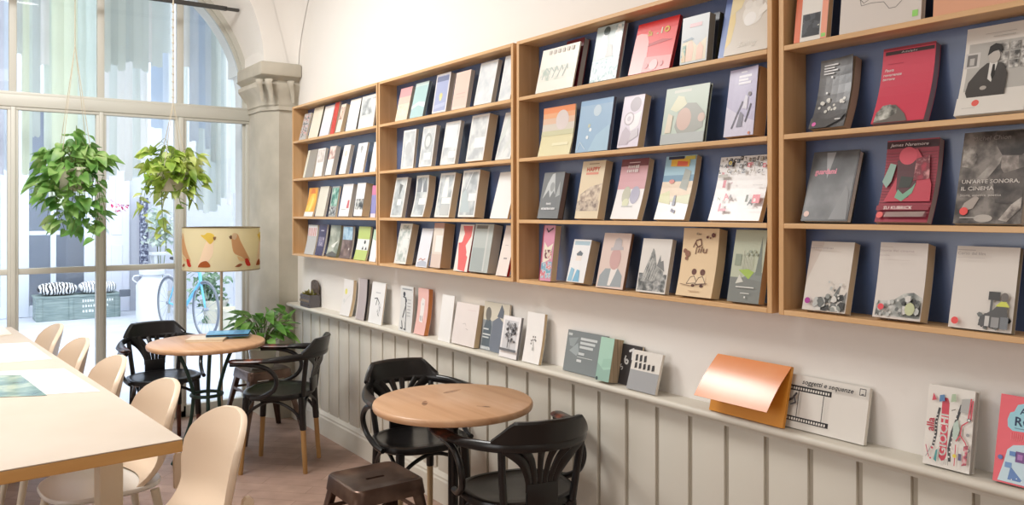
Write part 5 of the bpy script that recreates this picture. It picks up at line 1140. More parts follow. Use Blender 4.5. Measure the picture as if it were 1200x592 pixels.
pink_bird = [([(-.05, .2), (-.03, .222), (-.008, .212), (.01, .17), (.05, .1), (.08, .05), (.055, .04), (.02, .07), (-.03, .095), (-.045, .14)], (214, 168, 124)),
             ([(-.05, .195), (-.04, .222), (-.018, .22), (-.015, .2), (-.03, .18)], (226, 206, 170)), ([(-.064, .2), (-.05, .21), (-.046, .19), (-.056, .185)], (120, 90, 70)),
             ([(.035, .055), (.06, .06), (.085, .02), (.07, .012), (.05, .02)], (206, 60, 44)), ([(-.015, .08), (.03, .06), (.04, .045), (.0, .05)], (226, 196, 150)), ([(-.03, .012), (-.0, .03), (.02, .025), (.0, .01)], (150, 90, 60))]
for q in (-.097, .30, .70, -.48): bird(white_bird, q)
for q in (.108, -.283, .50, -.67): bird(pink_bird, q)
M_brass = mat('pale_metal_pole', (196, 184, 164), .35, .6)
b = MB(); b.tube([(0, 0, .02), (0, 0, zb + .08)], .0095, M_brass, 12); b.build('pole', t)
b = MB(); b.lathe([(0, 0), (.14, 0), (.14, .012), (.13, .02), (.02, .026), (.012, .04), (0, .04)], M_brass, 40); b.build('base', t)
b = MB()
for k in range(3): b.tube([(0, 0, zb + .03), ((RS - .004) * cos(k * 2.094), (RS - .004) * sin(k * 2.094), zb + .004)], .002, M_brass, 6)
b.build('shade_spider', t)
m = bpy.data.materials.new('warm_bulb'); m.use_nodes = True; nt = m.node_tree
em = nt.nodes['Principled BSDF']; em.inputs['Emission Color'].default_value = (1, .92, .78, 1); em.inputs['Emission Strength'].default_value = 4
b = MB(); b.lathe([(.012, zb + .08), (.016, zb + .1), (.03, zb + .13), (.032, zb + .15), (.02, zb + .175), (0, zb + .18)], m, 20); b.build('bulb', t)
pl = bpy.data.lights.new('lamp_glow', 'POINT'); pl.energy = 2.6; pl.color = (1, .92, .78); pl.shadow_soft_size = .05
po = bpy.data.objects.new('lamp_glow', pl); COL.objects.link(po); po.location = (LX, LY, zb + .22)

# ------------------------------------------------------------------ plants
def leaf_mats(name, cols, rough=.4):
    m = ramp_mat(name, [(.3 + .4 * i / (len(cols) - 1), c) for i, c in enumerate(cols)], noise=9, detail=2, rough=rough)
    nt = m.node_tree; pb = nt.nodes['Principled BSDF']
    tl = nt.nodes.new('ShaderNodeBsdfTranslucent'); ms = nt.nodes.new('ShaderNodeMixShader'); ms.inputs[0].default_value = .45
    src = pb.inputs['Base Color'].links[0].from_socket
    nt.links.new(src, tl.inputs['Color']); nt.links.new(pb.outputs[0], ms.inputs[1]); nt.links.new(tl.outputs[0], ms.inputs[2])
    nt.links.new(ms.outputs[0], nt.nodes['Material Output'].inputs['Surface'])
    return m
def add_leaf(b, p, d, L, W, m, roll=0.0, heart=True, droop=.3):
    d = Vector(d).normalized()
    side = d.cross(Vector((0, 0, 1)))
    if side.length < .05: side = Vector((1, 0, 0))
    side.normalize(); up = side.cross(d).normalized()
    q = Matrix.Rotation(roll, 3, d); side = q @ side; up = q @ up
    if heart: pr = [(-.06, .0), (-.1, .26), (.04, .44), (.25, .5), (.5, .42), (.75, .24), (.92, .08), (1.0, 0)]
    else: pr = [(0, .02), (.1, .16), (.25, .34), (.45, .46), (.65, .40), (.82, .22), (.94, .07), (1.0, 0)]
    ctr = []; le = []; ri = []
    for x, w in pr:
        c = Vector(p) + d * (max(x, 0) * L) - Vector((0, 0, 1)) * (droop * L * max(x, 0) ** 2) 
        e = Vector(p) + d * (x * L) - Vector((0, 0, 1)) * (droop * L * max(x, 0) ** 2)
        ctr.append(c); le.append(e + side * (w * W) + up * (w * W * .25)); ri.append(e - side * (w * W) + up * (w * W * .25))
    b.loft([le, ctr, ri], m)
M_poth = leaf_mats('pothos_leaf', [(74, 124, 56), (112, 160, 78), (150, 188, 108), (196, 214, 150)])
M_poth2 = leaf_mats('variegated_pothos_leaf', [(120, 160, 60), (164, 192, 84), (204, 218, 124), (230, 234, 180)])
M_stem = mat('green_stem', (104, 122, 60), .6)
M_potw = mat('pale_clay_pot', (206, 202, 184), .6)

def hanging_plant(label, c, pot_r, blobs, vines, seed, M_leaf, leafL, hang_top, strings, pot_z):
    rnd = random.Random(seed)
    t = thing('hanging_pothos', label, 'plant', c, group='hanging pothos plants')
    C0 = Vector(c)
    b = MB(); h = pot_r * 1.25
    b.lathe([(0, -h), (pot_r * .72, -h), (pot_r * .78, -h + .01), (pot_r, -.02), (pot_r * 1.06, -.018), (pot_r * 1.06, 0), (pot_r * .98, 0), (pot_r * .95, -.03), (0, -.03)], M_potw, 32, c=(0, 0, pot_z)); b.build('pot', t)
    b = MB(); b.lathe([(0, -.028), (pot_r * .94, -.028), (pot_r * .5, -.02), (0, -.018)], mat('potting_soil', (70, 54, 40), .95), 20, c=(0, 0, pot_z)); b.build('soil', t)
    b = MB()
    top = Vector((strings[0], strings[1], hang_top - C0.z))
    knot = Vector((strings[0], strings[1], pot_z + strings[2]))
    b.tube([knot, top], .004 if strings[3] else .003, M_string, 6)
    if strings[3]:
        for i in range(int((top.z - knot.z) / .05)): b.lathe([(0, -.009), (.007, -.005), (.008, 0), (.007, .005), (0, .009)], M_string, 8, c=(knot.x, knot.y, knot.z + .03 + i * .05))
    for k in range(4):
        a = pi / 4 + k * pi / 2
        b.tube([knot, Vector((pot_r * 1.07 * cos(a), pot_r * 1.07 * sin(a), pot_z - .005))], .0022, M_string, 6)
    b.build('hanger', t)
    bs = MB(); bl = MB()
    for (cx, cy, cz, rx, ry, rz_, n) in blobs:
        for i in range(n):
            u = rnd.uniform(-1, 1); a = rnd.uniform(0, 2 * pi); r = rnd.uniform(.35, 1) ** .6; s = sqrt(1 - u * u)
            p = Vector((cx + rx * r * s * cos(a), cy + ry * r * s * sin(a), cz + rz_ * r * u))
            d = Vector((p.x * 1.0 + rnd.uniform(-.1, .1), p.y + rnd.uniform(-.1, .1) - .05, rnd.uniform(-.16, .06)))
            L = leafL * rnd.uniform(.7, 1.25)
            add_leaf(bl, p, d, L, L * .82, M_leaf, rnd.uniform(-.9, .9), True, rnd.uniform(.1, .6))
            if i % 3 == 0: bs.tube(bez([Vector((0, 0, pot_z)), Vector((p.x * .5, p.y * .5, max(p.z, pot_z) + .03)), p], 4), .0016, M_stem, 5)
    for path in vines:
        P = bez([Vector(p) for p in path], 8)
        bs.tube(P, .0018, M_stem, 5)
        for i in range(3, len(P), 2):
            if rnd.random() < .8:
                d = Vector((rnd.uniform(-1, 1), rnd.uniform(-1, .4), rnd.uniform(-.7, .1)))
                L = leafL * rnd.uniform(.6, 1.1)
                add_leaf(bl, P[i], d, L, L * .8, M_leaf, rnd.uniform(-.7, .7), True, rnd.uniform(.1, .5))
    bs.build('stems', t); bl.build('foliage', t, 60, fix=False)
    return t
dep = 5.15
c1 = at_depth(88, 195, dep); s = dep / F
RV = Vector((CC, -CS, 0)); 
def off(px, py, q=0.0):                                    # picture-plane offset in metres around a plant, pushed q metres away
    return RV * (px * s) + Vector((0, 0, -py * s)) + Vector((CS, CC, 0)) * q
def bl_(px, py, rx, ry, n, q=0.0): 
    o = off(px, py, q); return (o.x, o.y, o.z, rx * s, rx * s * .7, ry * s, n)
v1 = []
rnd = random.Random(12)
for x0, x1, y1 in ((-30, -26, 72), (-18, -20, 66), (-8, -6, 60), (4, 10, 70), (14, 22, 62), (20, 30, 88), (-24, -30, 40), (30, 36, 74), (8, 4, 80), (-12, -14, 78), (26, 32, 50)):
    v1.append([off(x0 * .5, -4, rnd.uniform(-.1, .05)), off(x0 * .95, 8, rnd.uniform(-.12, .06)), off((x0 + x1) / 2, y1 * .5, rnd.uniform(-.12, .06)), off(x1, y1, rnd.uniform(-.12, .06))])
c1.z = c1.z
hanging_plant('larger hanging pothos with long trailing vines, left window bay', c1, .12,
    [bl_(0, -14, 32, 14, 60), bl_(-26, -10, 18, 12, 30), bl_(26, -8, 20, 10, 34), bl_(0, -34, 16, 8, 10), bl_(-20, 24, 18, 22, 26, -.1), bl_(12, 30, 22, 24, 30, -.1), bl_(-8, 62, 20, 14, 18), bl_(26, 60, 14, 12, 14), bl_(0, 4, 18, 10, 12, -.15)], v1, 4, M_poth, .074, 3.35, (0.0, 0.0, .78, False), -.01)
dep = 5.2; s = dep / F
c2 = at_depth(203, 200, dep)
v2 = []
for x0, x1, y1 in ((-24, -30, 70), (-20, -16, 78), (-10, -8, 96), (-26, -34, 46), (4, 8, 44), (20, 24, 40)):
    v2.append([off(x0 * .5, 0, -.05), off(x0, 10, rnd.uniform(-.1, .06)), off((x0 + x1) / 2, y1 * .55, rnd.uniform(-.1, .06)), off(x1, y1, rnd.uniform(-.1, .06))])
hanging_plant('smaller bushy hanging pothos with yellow green leaves, right of the window', c2, .10,
    [bl_(0, 0, 28, 24, 105), bl_(-20, -14, 18, 18, 34), bl_(16, -12, 18, 14, 30), bl_(22, 14, 16, 18, 34), bl_(-12, 16, 20, 14, 26), bl_(2, 4, 20, 16, 34, -.14)], v2, 9, M_poth2, .066, 3.35, (0.0, 0.0, .45, True), -.01)

# leafy plant on the corner stool
sx_, sy_ = 1.80, 5.42
t = thing('potted_peace_lily', 'leafy green plant in a pale pot on the corner stool', 'plant', (sx_, sy_, .4525))
b = MB(); b.lathe([(0, 0), (.07, 0), (.075, .01), (.092, .12), (.096, .125), (.096, .14), (.088, .14), (.085, .11), (0, .11)], mat('pale_glass_pot', (196, 196, 184), .15), 32); b.build('pot', t)
b = MB(); b.lathe([(0, .112), (.084, .112), (.04, .118), (0, .12)], mat('potting_soil', (70, 54, 40), .95), 20); b.build('soil', t)
M_lily = leaf_mats('glossy_green_leaf', [(62, 112, 44), (100, 156, 66), (142, 192, 100), (176, 212, 130)], .3)
rnd = random.Random(8); bl = MB(); bs = MB()
for i in range(64):
    a = rnd.uniform(0, 2 * pi); r = rnd.uniform(.05, .17); z = .14 + rnd.uniform(.06, .24) * (1.1 - r)
    p = Vector((r * cos(a), r * sin(a), z))
    if sx_ + p.x > 2.06: p.x = 2.04 - sx_
    d = Vector((cos(a), sin(a), rnd.uniform(-.3, .8)))
    if p.x > .12: d.x = abs(d.x) * -.3
    bs.tube(bez([Vector((.02 * cos(a), .02 * sin(a), .115)), Vector((r * .4 * cos(a), r * .4 * sin(a), z * .75)), p], 4), .002, M_stem, 5)
    add_leaf(bl, p, d, rnd.uniform(.10, .17), rnd.uniform(.05, .07), M_lily, rnd.uniform(-.5, .5), False, rnd.uniform(.1, .7))
for (px, py, L) in ((300, 372, .14), (310, 364, .13), (334, 366, .14), (296, 384, .12)):
    p = at_depth(px + 4, py + 10, 5.45); p = p - Vector((sx_, sy_, .4525))
    bs.tube(bez([Vector((0, 0, .115)), Vector((p.x * .4, p.y * .4, p.z * .8)), p], 5), .0025, M_stem, 5)
    d = off(px - 316, py - 395, 0); d.z = abs(d.z) + .06
    add_leaf(bl, p, d, L, L * .5, M_lily, rnd.uniform(-.3, .3), False, .35)
bs.build('stems', t); bl.build('foliage', t, 60, fix=False)

# small planter box with succulents on the ledge end
pc = on_x(363, 357, 2.10)
py0 = pc.y
t = thing('planter_box', 'small dark carved planter box of succulents on the ledge end', 'planter', (2.118, py0 + .04, ZL + .0005))
M_pbox = ramp_mat('carved_dark_wood', [(.35, (58, 48, 42)), (.55, (104, 90, 78)), (.7, (70, 58, 50))], noise=40, rough=.6)
M_pbox2 = mat('slate_wood', (92, 88, 90), .6)
hw = .085
b = MB(); b.box((-.038, -hw, 0), (-.032, hw, .085), M_pbox2, .001); b.box((.032, -hw, 0), (.038, hw, .085), M_pbox2, .001)
b.box((-.032, -hw, 0), (.032, -hw + .006, .085), M_pbox2, .001); b.box((-.032, hw - .006, 0), (.032, hw, .085), M_pbox2, .001); b.box((-.032, -hw + .006, 0), (.032, hw - .006, .006), M_pbox2); b.build('box', t, 0)
b = MB(); b.box((-.0395, -hw, .012), (-.0382, hw, .022), M_pbox); b.box((-.0395, -hw, .066), (-.0382, hw, .078), M_pbox)
for i in range(9): 
    y = -hw + .018 + i * .0186
    b.tube([(-.039, y - .008, .036), (-.039, y, .054), (-.039, y + .008, .036)], .0022, mat('pale_carving', (150, 136, 118), .6), 5)
b.build('carving', t)
b = MB()
arch = [(-hw * .98, 0), (hw * .55, 0)]
arch = [(y, z) for y, z in [(-hw, .08)] + [(-hw * .2 - .8 * hw * cos(pi * k / 12), .155 + .03 * sin(pi * k / 12)) for k in range(13)] + [(hw * .6, .08)]]
b.prism([(y, z) for y, z in arch], .026, .032, M_pbox, M=Matrix(((0, 0, 1, 0), (1, 0, 0, 0), (0, 1, 0, 0), (0, 0, 0, 1)))); b.build('back_board', t, 0)
b = MB(); b.box((-.031, -hw + .007, .0065), (.031, hw - .007, .07), mat('potting_soil', (70, 54, 40), .95)); b.build('soil', t, 0)
M_succ = leaf_mats('succulent_leaf', [(110, 104, 52), (146, 138, 70), (176, 168, 100)])
rnd = random.Random(3); b = MB()
for cy in (-.05, -.01, .03, .065):
    for k in range(14):
        a = k * 2.4; el = rnd.uniform(.2, 1.3)
        add_leaf(b, (rnd.uniform(-.008, .008), cy, .07), (cos(a) * cos(el), sin(a) * cos(el), sin(el)), rnd.uniform(.03, .055), .022, M_succ, 0, False, .0)
b.build('succulents', t, 60, fix=False)
# ------------------------------------------------------------------ the courtyard outside
M_pave = ramp_mat('pale_courtyard_paving', [(.3, (182, 188, 202)), (.7, (200, 206, 216))], noise=3, rough=.8)
M_owall = mat('white_rendered_wall', (192, 196, 206), .85)
b = MB(); b.box((-9, YW + .062, -.14), (9, 20, -.005), M_pave); struct(b, 'floor_courtyard', 0)
YF = 13.4
b = MB(); b.box((-9, YF + .9, -.1), (9, YF + 1.1, 7), mat('dim_shop_interior', (196, 202, 214), .9)); b.box((-9, YF, 3.2), (2.2, YF + .2, 4.6), M_owall)
b.box((on_y(115, 300, YF).x, YF, -.1), (6.5, YF + .2, 4.6), M_owall)
b.box((6.3, 6.5, -.1), (6.5, YF, 4.6), M_owall); b.box((-6.5, 6.5, -.1), (-6.3, YF, 4.6), M_owall)
struct(b, 'wall_courtyard', 0)
# glazed shop front opposite
M_of = mat('pale_blue_grey_frame', (206, 214, 226), .5)
t = thing('shop_front', 'white framed glazed shop front across the courtyard', 'shop front', (0, YF, 0))
def bx(name, lo, hi, m, parent=t, bev=.004):
    b = MB(); o = Vector(parent.location) if parent is t else Vector((0, 0, 0)); b.box(Vector(lo) - o, Vector(hi) - o, m, bev); return b.build(name, parent, 0)
xs = [on_y(p, 300, YF).x for p in (5, 25, 62, 106)]
wds = [.05, .09, .035, .09]
for x, w_ in zip(xs, wds): bx('post', (x - w_, YF - .06, 0), (x + w_, YF + .02, 3.2), M_of)
zr = on_y(60, 273, YF).z; z2 = on_y(60, 370, YF).z
bx('rail', (-4, YF - .05, zr - .03), (xs[-1], YF + .01, zr + .03), M_of); bx('rail', (-4, YF - .05, 0), (xs[-1], YF + .01, .16), M_of); bx('rail', (-4, YF - .05, 3.1), (xs[-1], YF + .01, 3.2), M_of)
b = MB(); b.add([(-4, YF - .02, .1), (xs[-1], YF - .02, .1), (xs[-1], YF - .02, 3.1), (-4, YF - .02, 3.1)], [(0, 1, 2, 3)], M_glass); o = b.build('pane', t, 0); o.location = (0, -YF, 0)
# shapes inside the shop
def simple(name, lab, cat, lo, hi, m, group=None):
    c = Vector(((lo[0] + hi[0]) / 2, (lo[1] + hi[1]) / 2, lo[2]))
    b = MB(); b.box(Vector(lo) - c, Vector(hi) - c, m, .01); return tag(b.build(name, None, 0, loc=c), lab, cat, group)
def pxbox(name, lab, cat, x0, x1, yt, yb, Y, d, m, ground=False):
    a = on_y(x0, yb, Y); c = on_y(x1, yt, Y)
    return simple(name, lab, cat, (a.x, Y, 0 if ground else a.z), (c.x, Y + d, c.z), m)
d0, d1 = on_y(121, 300, YF).x, on_y(151, 300, YF).x
b = MB(); M_lav = mat('pale_lavender_door', (214, 218, 232), .5); b.box((d0, YF - .05, 0), (d1, YF - .002, 2.4), M_lav, .006); b.box((d0 + .1, YF - .058, .15), (d1 - .1, YF - .05, 1.0), M_lav, .004); b.box((d0 + .1, YF - .058, 1.15), (d1 - .1, YF - .05, 2.25), M_lav, .004)
struct(b, 'door_1', 0)
b = MB(); b.box((-5, YF + .03, -.1), (2.7, YF + .9, -.001), mat('dim_floor', (120, 128, 144), .8)); struct(b, 'floor_shop', 0)
# crate bench with stencilled print and two cushions
a = on_z(41.4, 377, 0); c = on_z(141.8, 371, 0)
CX, CY, CW = (a.x + c.x) / 2, (a.y + c.y) / 2 + .2, c.x - a.x
CH = .34; CD = .42
M_crate = ramp_mat('weathered_grey_green_wood', [(.3, (112, 130, 130)), (.6, (138, 154, 152)), (.8, (158, 170, 166))], scale=(1, 1, 9), noise=6, rough=.7)
t = thing('wooden_crate', 'grey green wooden crate with white stencil, used as bench outside', 'crate', (CX, CY, -.005))
b = MB(); b.box((-CW/2, -CD/2, 0), (CW/2, CD/2, CH - .03), M_crate, .006); b.build('box', t, 0)
b = MB(); b.box((-CW/2 - .012, -CD/2 - .012, CH - .03), (CW/2 + .012, CD/2 + .012, CH), M_crate, .006); b.build('lid', t, 0)
for x in (-CW/2 + .05, CW/2 - .05, -.1):
    b = MB(); b.box((x - .025, -CD/2 - .012, .002), (x + .025, -CD/2 - .0005, CH - .032), M_crate, .003); b.build('batten', t, 0)
M_sten = mat('white_stencil_paint', (222, 228, 228), .8)
b = MB()
rs = random.Random(4)
for i, (n_, wl) in enumerate(((13, .40), (10, .34), (7, .27))):
    for q in range(n_):
        x = .04 + wl * q / n_; ww = wl / n_ * rs.uniform(.5, .8); z = .235 - i * .072
        b.add([(x, -CD/2 - .0008, z + rs.uniform(0, .006)), (x + ww, -CD/2 - .0008, z + rs.uniform(0, .006)), (x + ww, -CD/2 - .0008, z + .04 - rs.uniform(0, .008)), (x, -CD/2 - .0008, z + .04 - rs.uniform(0, .008))], [(0, 1, 2, 3)], M_sten)
b.build('stencil', t, 0)
M_cush = ramp_mat('black_white_leaf_pattern', [(.0, (30, 32, 38)), (.42, (30, 32, 38)), (.5, (230, 232, 234)), (1, (230, 232, 234))], noise=8, kind='wave', distortion=7, rough=.9)
M_cush2 = ramp_mat('pale_zigzag_pattern', [(.0, (90, 96, 104)), (.25, (90, 96, 104)), (.35, (226, 228, 230)), (1, (226, 228, 230))], noise=9, kind='wave', distortion=6, rough=.9)
def cushion(lab, x, m, w=.48, d=.42, h=.17):
    rows = []
    for i in range(13):
        q = i / 12 * 2 - 1
        zz = h / 2 * q; f = (1 - abs(q) ** 2.5) ** .5 if abs(q) < 1 else 0
        f = .02 + .98 * f
        row = []
        for k in range(40):
            a_ = 2 * pi * k / 40; e = .55
            row.append(Vector((w/2 * (.35 + .65 * f) * math.copysign(abs(cos(a_)) ** e, cos(a_)), d/2 * (.35 + .65 * f) * math.copysign(abs(sin(a_)) ** e, sin(a_)), h/2 + zz)))
        rows.append(row)
    b = MB(); b.loft(rows, m, True); b.add(rows[0], [tuple(range(39, -1, -1))], m); b.add(rows[-1], [tuple(range(40))], m)
    return tag(b.build('cushion', None, 60, loc=(x, CY - .01, CH - .004)), lab, 'cushion', 'cushions on the crate outside')
cushion('dark leaf patterned cushion on the left of the outdoor crate', on_y(67, 345, CY).x, M_cush)
cushion('pale zigzag patterned cushion on the right of the outdoor crate', on_y(114, 345, CY).x, M_cush2)

# white churn
p = on_z(178, 376, 0)
t = thing('milk_churn', 'tall white metal churn standing outside beside the crate', 'churn', (p.x, p.y, -.005))
M_wm = mat('white_enamel', (212, 216, 222), .35)
b = MB(); r_ = .2
b.lathe([(0, 0), (r_, 0), (r_ + .006, .012), (r_, .03), (r_, .50), (r_ - .02, .54), (r_ * .66, .60), (r_ * .62, .64)], M_wm, 36); b.build('body', t)
b = MB(); b.lathe([(r_ * .62, .64), (r_ * .8, .645), (r_ * .82, .70), (r_ * .78, .71), (0, .715)], M_wm, 36); b.build('lid', t)
for s_ in (-1, 1):
    b = MB(); b.tube(bez([(s_ * r_ * .9, 0, .53), (s_ * (r_ + .04), 0, .58), (s_ * (r_ + .02), 0, .63), (s_ * r_ * .66, 0, .63)], 5), .009, M_wm, 8); b.build('handle', t)

# light blue bicycle leaning by the wall, seen three-quarter
M_bk = mat('light_blue_bicycle_paint', (110, 190, 226), .35)
M_chr = mat('grey_steel', (150, 156, 166), .35, .6)
M_tyre = mat('dark_grey_tyre', (110, 116, 126), .8)
w1 = on_z(241, 396, 0); w2 = on_z(190, 384, 0)
dv = (w1 - w2); dv.z = 0; Lb_ = 1.02; dv = dv.normalized()
w2 = w1 - dv * Lb_
base_l = w2
Mx = Matrix.Translation((w2.x, w2.y, 0)) @ Matrix.Rotation(atan2(dv.y, dv.x), 4, 'Z')
t = thing('bicycle', 'light blue bicycle parked outside behind the lamp', 'bicycle', (w2.x, w2.y, -.005), atan2(dv.y, dv.x))
RW = .33
def wheel(x):
    b = MB(); b.tube([(x + RW * cos(k * pi / 20), 0, RW + .012 + RW * sin(k * pi / 20)) for k in range(40)], .014, M_tyre, 8, closed=True)
    b.tube([(x + (RW - .02) * cos(k * pi / 20), 0, RW + .012 + (RW - .02) * sin(k * pi / 20)) for k in range(40)], .007, M_chr, 6, closed=True)
    for k in range(16): b.tube([(x, .0, RW + .012), (x + (RW - .02) * cos(k * pi / 8), 0, RW + .012 + (RW - .02) * sin(k * pi / 8))], .0018, M_chr, 4)
    b.lathe([(0, -.03), (.02, -.03), (.02, .03), (0, .03)], M_chr, 12, M=Matrix.Translation((x, 0, RW + .012)) @ Matrix.Rotation(pi/2, 4, 'X'))
    return b.build('wheel', t)
wheel(0); wheel(Lb_)
b = MB(); hub0, hub1 = (0, 0, RW + .012), (Lb_, 0, RW + .012)
bb = (.42, 0, .30); seat_t = (.30, 0, .80); head = (.86, 0, .78); head2 = (.89, 0, .66)
for p_, q_, r2 in ((hub0, bb, .012), (hub0, seat_t, .009), (bb, seat_t, .017), (bb, head2, .02), (seat_t, head, .016), (head2, hub1, .013), (head, head2, .02)): b.tube([p_, q_], r2, M_bk, 10)
b.build('frame', t)
b = MB(); b.tube([seat_t, (.28, 0, .9)], .012, M_chr, 8); b.box((.16, -.07, .9), (.42, .07, .94), mat('dark_saddle', (60, 60, 66), .6), .02); b.build('saddle', t)
b = MB(); b.tube([head, (.84, 0, .96)], .012, M_chr, 8); b.tube(bez([(.76, -.27, .96), (.86, -.2, .99), (.85, 0, .96), (.86, .2, .99), (.76, .27, .96)], 6), .012, M_chr, 8); b.build('handlebar', t)
b = MB(); b.lathe([(0, -.004), (.09, -.004), (.09, .004), (0, .004)], M_chr, 24, M=Matrix.Translation(bb) @ Matrix.Rotation(pi/2, 4, 'X')); b.tube([(bb[0], -.06, bb[2]), (bb[0] + .1, -.06, bb[2] - .12)], .009, M_chr, 6); b.tube([(bb[0], .06, bb[2]), (bb[0] - .1, .06, bb[2] + .12)], .009, M_chr, 6); b.build('crank', t)

# climbing ivy in a tub against the white wall, and a silvery shrub on a trestle
M_ivy = leaf_mats('ivy_leaf', [(70, 104, 78), (104, 138, 108), (150, 176, 146), (186, 204, 180)], .6)
M_silv = leaf_mats('silvery_leaf', [(160, 178, 166), (192, 206, 196), (214, 224, 214), (228, 234, 226)], .7)
def shrub(name, lab, Y, blobs, m, seed, L, potpx):
    rnd = random.Random(seed)
    g0 = on_y(potpx, 300, Y)
    t = thing(name, lab, 'plant', (g0.x, Y, -.005), group=None)
    O = Vector(t.location); bl = MB(); bs = MB()
    for (px, py, rx, ry, n) in blobs:
        c_ = on_y(px, py, Y); fz = CS * c_.x + CC * Y; k_ = fz / F
        bs.tube(bez([Vector((0, 0, .28)), (c_ - O) * .6 + Vector((0, 0, .1)), c_ - O], 4), .006, M_stem, 5)
        for i in range(n):
            p = c_ - O + Vector((rnd.gauss(0, .45) * rx * k_, rnd.gauss(0, .4) * rx * k_ * .8, rnd.gauss(0, .45) * ry * k_))
            add_leaf(bl, p, (rnd.uniform(-1, 1), rnd.uniform(-1, .3), rnd.uniform(-.8, .5)), L * rnd.uniform(.6, 1.2), L * .7, m, rnd.uniform(-1, 1), False, .3)
    b = MB(); b.lathe([(0, 0), (.13, 0), (.17, .28), (.18, .28), (.18, .31), (.16, .31), (.155, .27), (0, .27)], M_potw, 28); b.build('tub', t)
    bs.build('stems', t); bl.build('foliage', t, 60, fix=False); return t
shrub('ivy', 'trailing green ivy growing outside behind the lamp pole', 11.3, [(246, 325, 20, 14, 80), (245, 343, 20, 16, 130), (250, 362, 14, 16, 100), (238, 332, 10, 10, 40), (252, 380, 11, 12, 70)], M_ivy, 5, .085, 252)
shrub('silvery_shrub', 'silvery leaved shrub outside behind the smaller hanging plant', 12.85, [(188, 262, 16, 14, 90), (182, 250, 10, 8, 40), (196, 272, 12, 10, 60), (184, 280, 14, 8, 60)], M_silv, 6, .09, 188)
shrub('grey_shrub', 'small grey leaved plant outside right of the ivy', 10.2, [(271, 367, 8, 5, 26), (270, 372, 5, 5, 14)], leaf_mats('grey_leaf', [(120, 130, 124), (156, 164, 156), (190, 196, 188)], .7), 8, .07, 270)
a0 = on_y(176, 296, 12.55); a1 = on_y(207, 302, 12.55)
t = thing('trestle', 'pale timber trestle shelf outside beneath the silvery shrub', 'trestle', ((a0.x + a1.x) / 2, 12.55, -.005))
o = Vector(t.location); b = MB(); b.box(Vector((a0.x, 12.42, a0.z - .04)) - o, Vector((a1.x + .1, 12.66, a0.z)) - o, mat('pale_timber', (196, 200, 204), .7), .004); b.build('board', t, 0)
for x in (a0.x + .05, a1.x + .05):
    for y in (12.45, 12.63):
        b = MB(); b.box(Vector((x - .02, y - .02, 0)) - o, Vector((x + .02, y + .02, a0.z - .041)) - o, mat('pale_timber', (196, 200, 204), .7)); b.build('leg', t, 0)
# dark patterned post, downpipe
pxbox('patterned_post', 'dark patterned post outside left of the silvery shrub', 'post', 165, 174, 232, 371, 13.2, .12, ramp_mat('dark_mosaic', [(.4, (70, 76, 100)), (.5, (130, 136, 156)), (.6, (190, 196, 206))], noise=26, rough=.7, constant=True), True)
p = on_y(281, 320, 10.9)
t = thing('downpipe', 'white downpipe with dark bracket on the courtyard wall', 'pipe', (p.x, 10.9, -.005))
b = MB(); b.lathe([(.085, 0), (.085, 3.0), (.08, 3.0), (.08, 0)], M_owall, 20); b.build('pipe', t); b = MB(); b.lathe([(.09, 1.14), (.1, 1.15), (.1, 1.2), (.09, 1.21)], mat('grey_bracket', (130, 136, 142), .5), 20); b.build('bracket', t)
# grey lever arch box right of the crate
pxbox('frame_board', 'small dark framed board leaning outside right of the crate', 'board', 140, 153, 339, 348, 12.5, .03, mat('dark_frame', (96, 102, 112), .6))
# red flower cluster far outside
rnd = random.Random(31)
p = on_y(136, 243, 12.9)
b = MB()
for i in range(26): add_leaf(b, (rnd.gauss(0, .09), rnd.gauss(0, .04), rnd.gauss(0, .04)), (rnd.uniform(-1, 1), rnd.uniform(-1, .2), rnd.uniform(-.5, .5)), .06, .05, mat('crimson_petal', (196, 60, 110), .7), 0, False, .2)
b.tube([(0, 0, -.1), (0, 0, 1.0)], .006, M_string, 5)
tag(b.build('flower_hanging', None, 60, loc=p, fix=False), 'hanging crimson flower cluster outside left of the silvery shrub', 'flowers')

# ------------------------------------------------------------------ hanging fabric strips outside the window
def strip_mat(name, rgb, tr=.35):
    m = bpy.data.materials.new(name); m.use_nodes = True; nt = m.node_tree
    pb = nt.nodes['Principled BSDF']; pb.inputs['Base Color'].default_value = lin(rgb); pb.inputs['Roughness'].default_value = .6
    tl = nt.nodes.new('ShaderNodeBsdfTranslucent'); tl.inputs['Color'].default_value = lin(rgb)
    ms = nt.nodes.new('ShaderNodeMixShader'); ms.inputs[0].default_value = .6
    nt.links.new(pb.outputs[0], ms.inputs[1]); nt.links.new(tl.outputs[0], ms.inputs[2]); nt.links.new(ms.outputs[0], nt.nodes['Material Output'].inputs['Surface'])
    return m
SCOL = {'white': (246, 246, 244), 'pale grey': (236, 240, 237), 'lime': (241, 245, 232), 'mint': (236, 242, 237), 'pale blue': (232, 237, 242), 'blue': (220, 229, 239), 'grey': (226, 231, 229), 'lavender': (236, 237, 243)}
SM = {k: strip_mat(k.replace(' ', '_') + '_fabric', v) for k, v in SCOL.items()}
ordn = ['first', 'second', 'third', 'fourth', 'fifth', 'sixth', 'seventh', 'eighth', 'ninth', 'tenth', 'eleventh', 'twelfth', 'thirteenth', 'fourteenth', 'fifteenth', 'sixteenth', 'seventeenth', 'eighteenth']
rnd = random.Random(77)
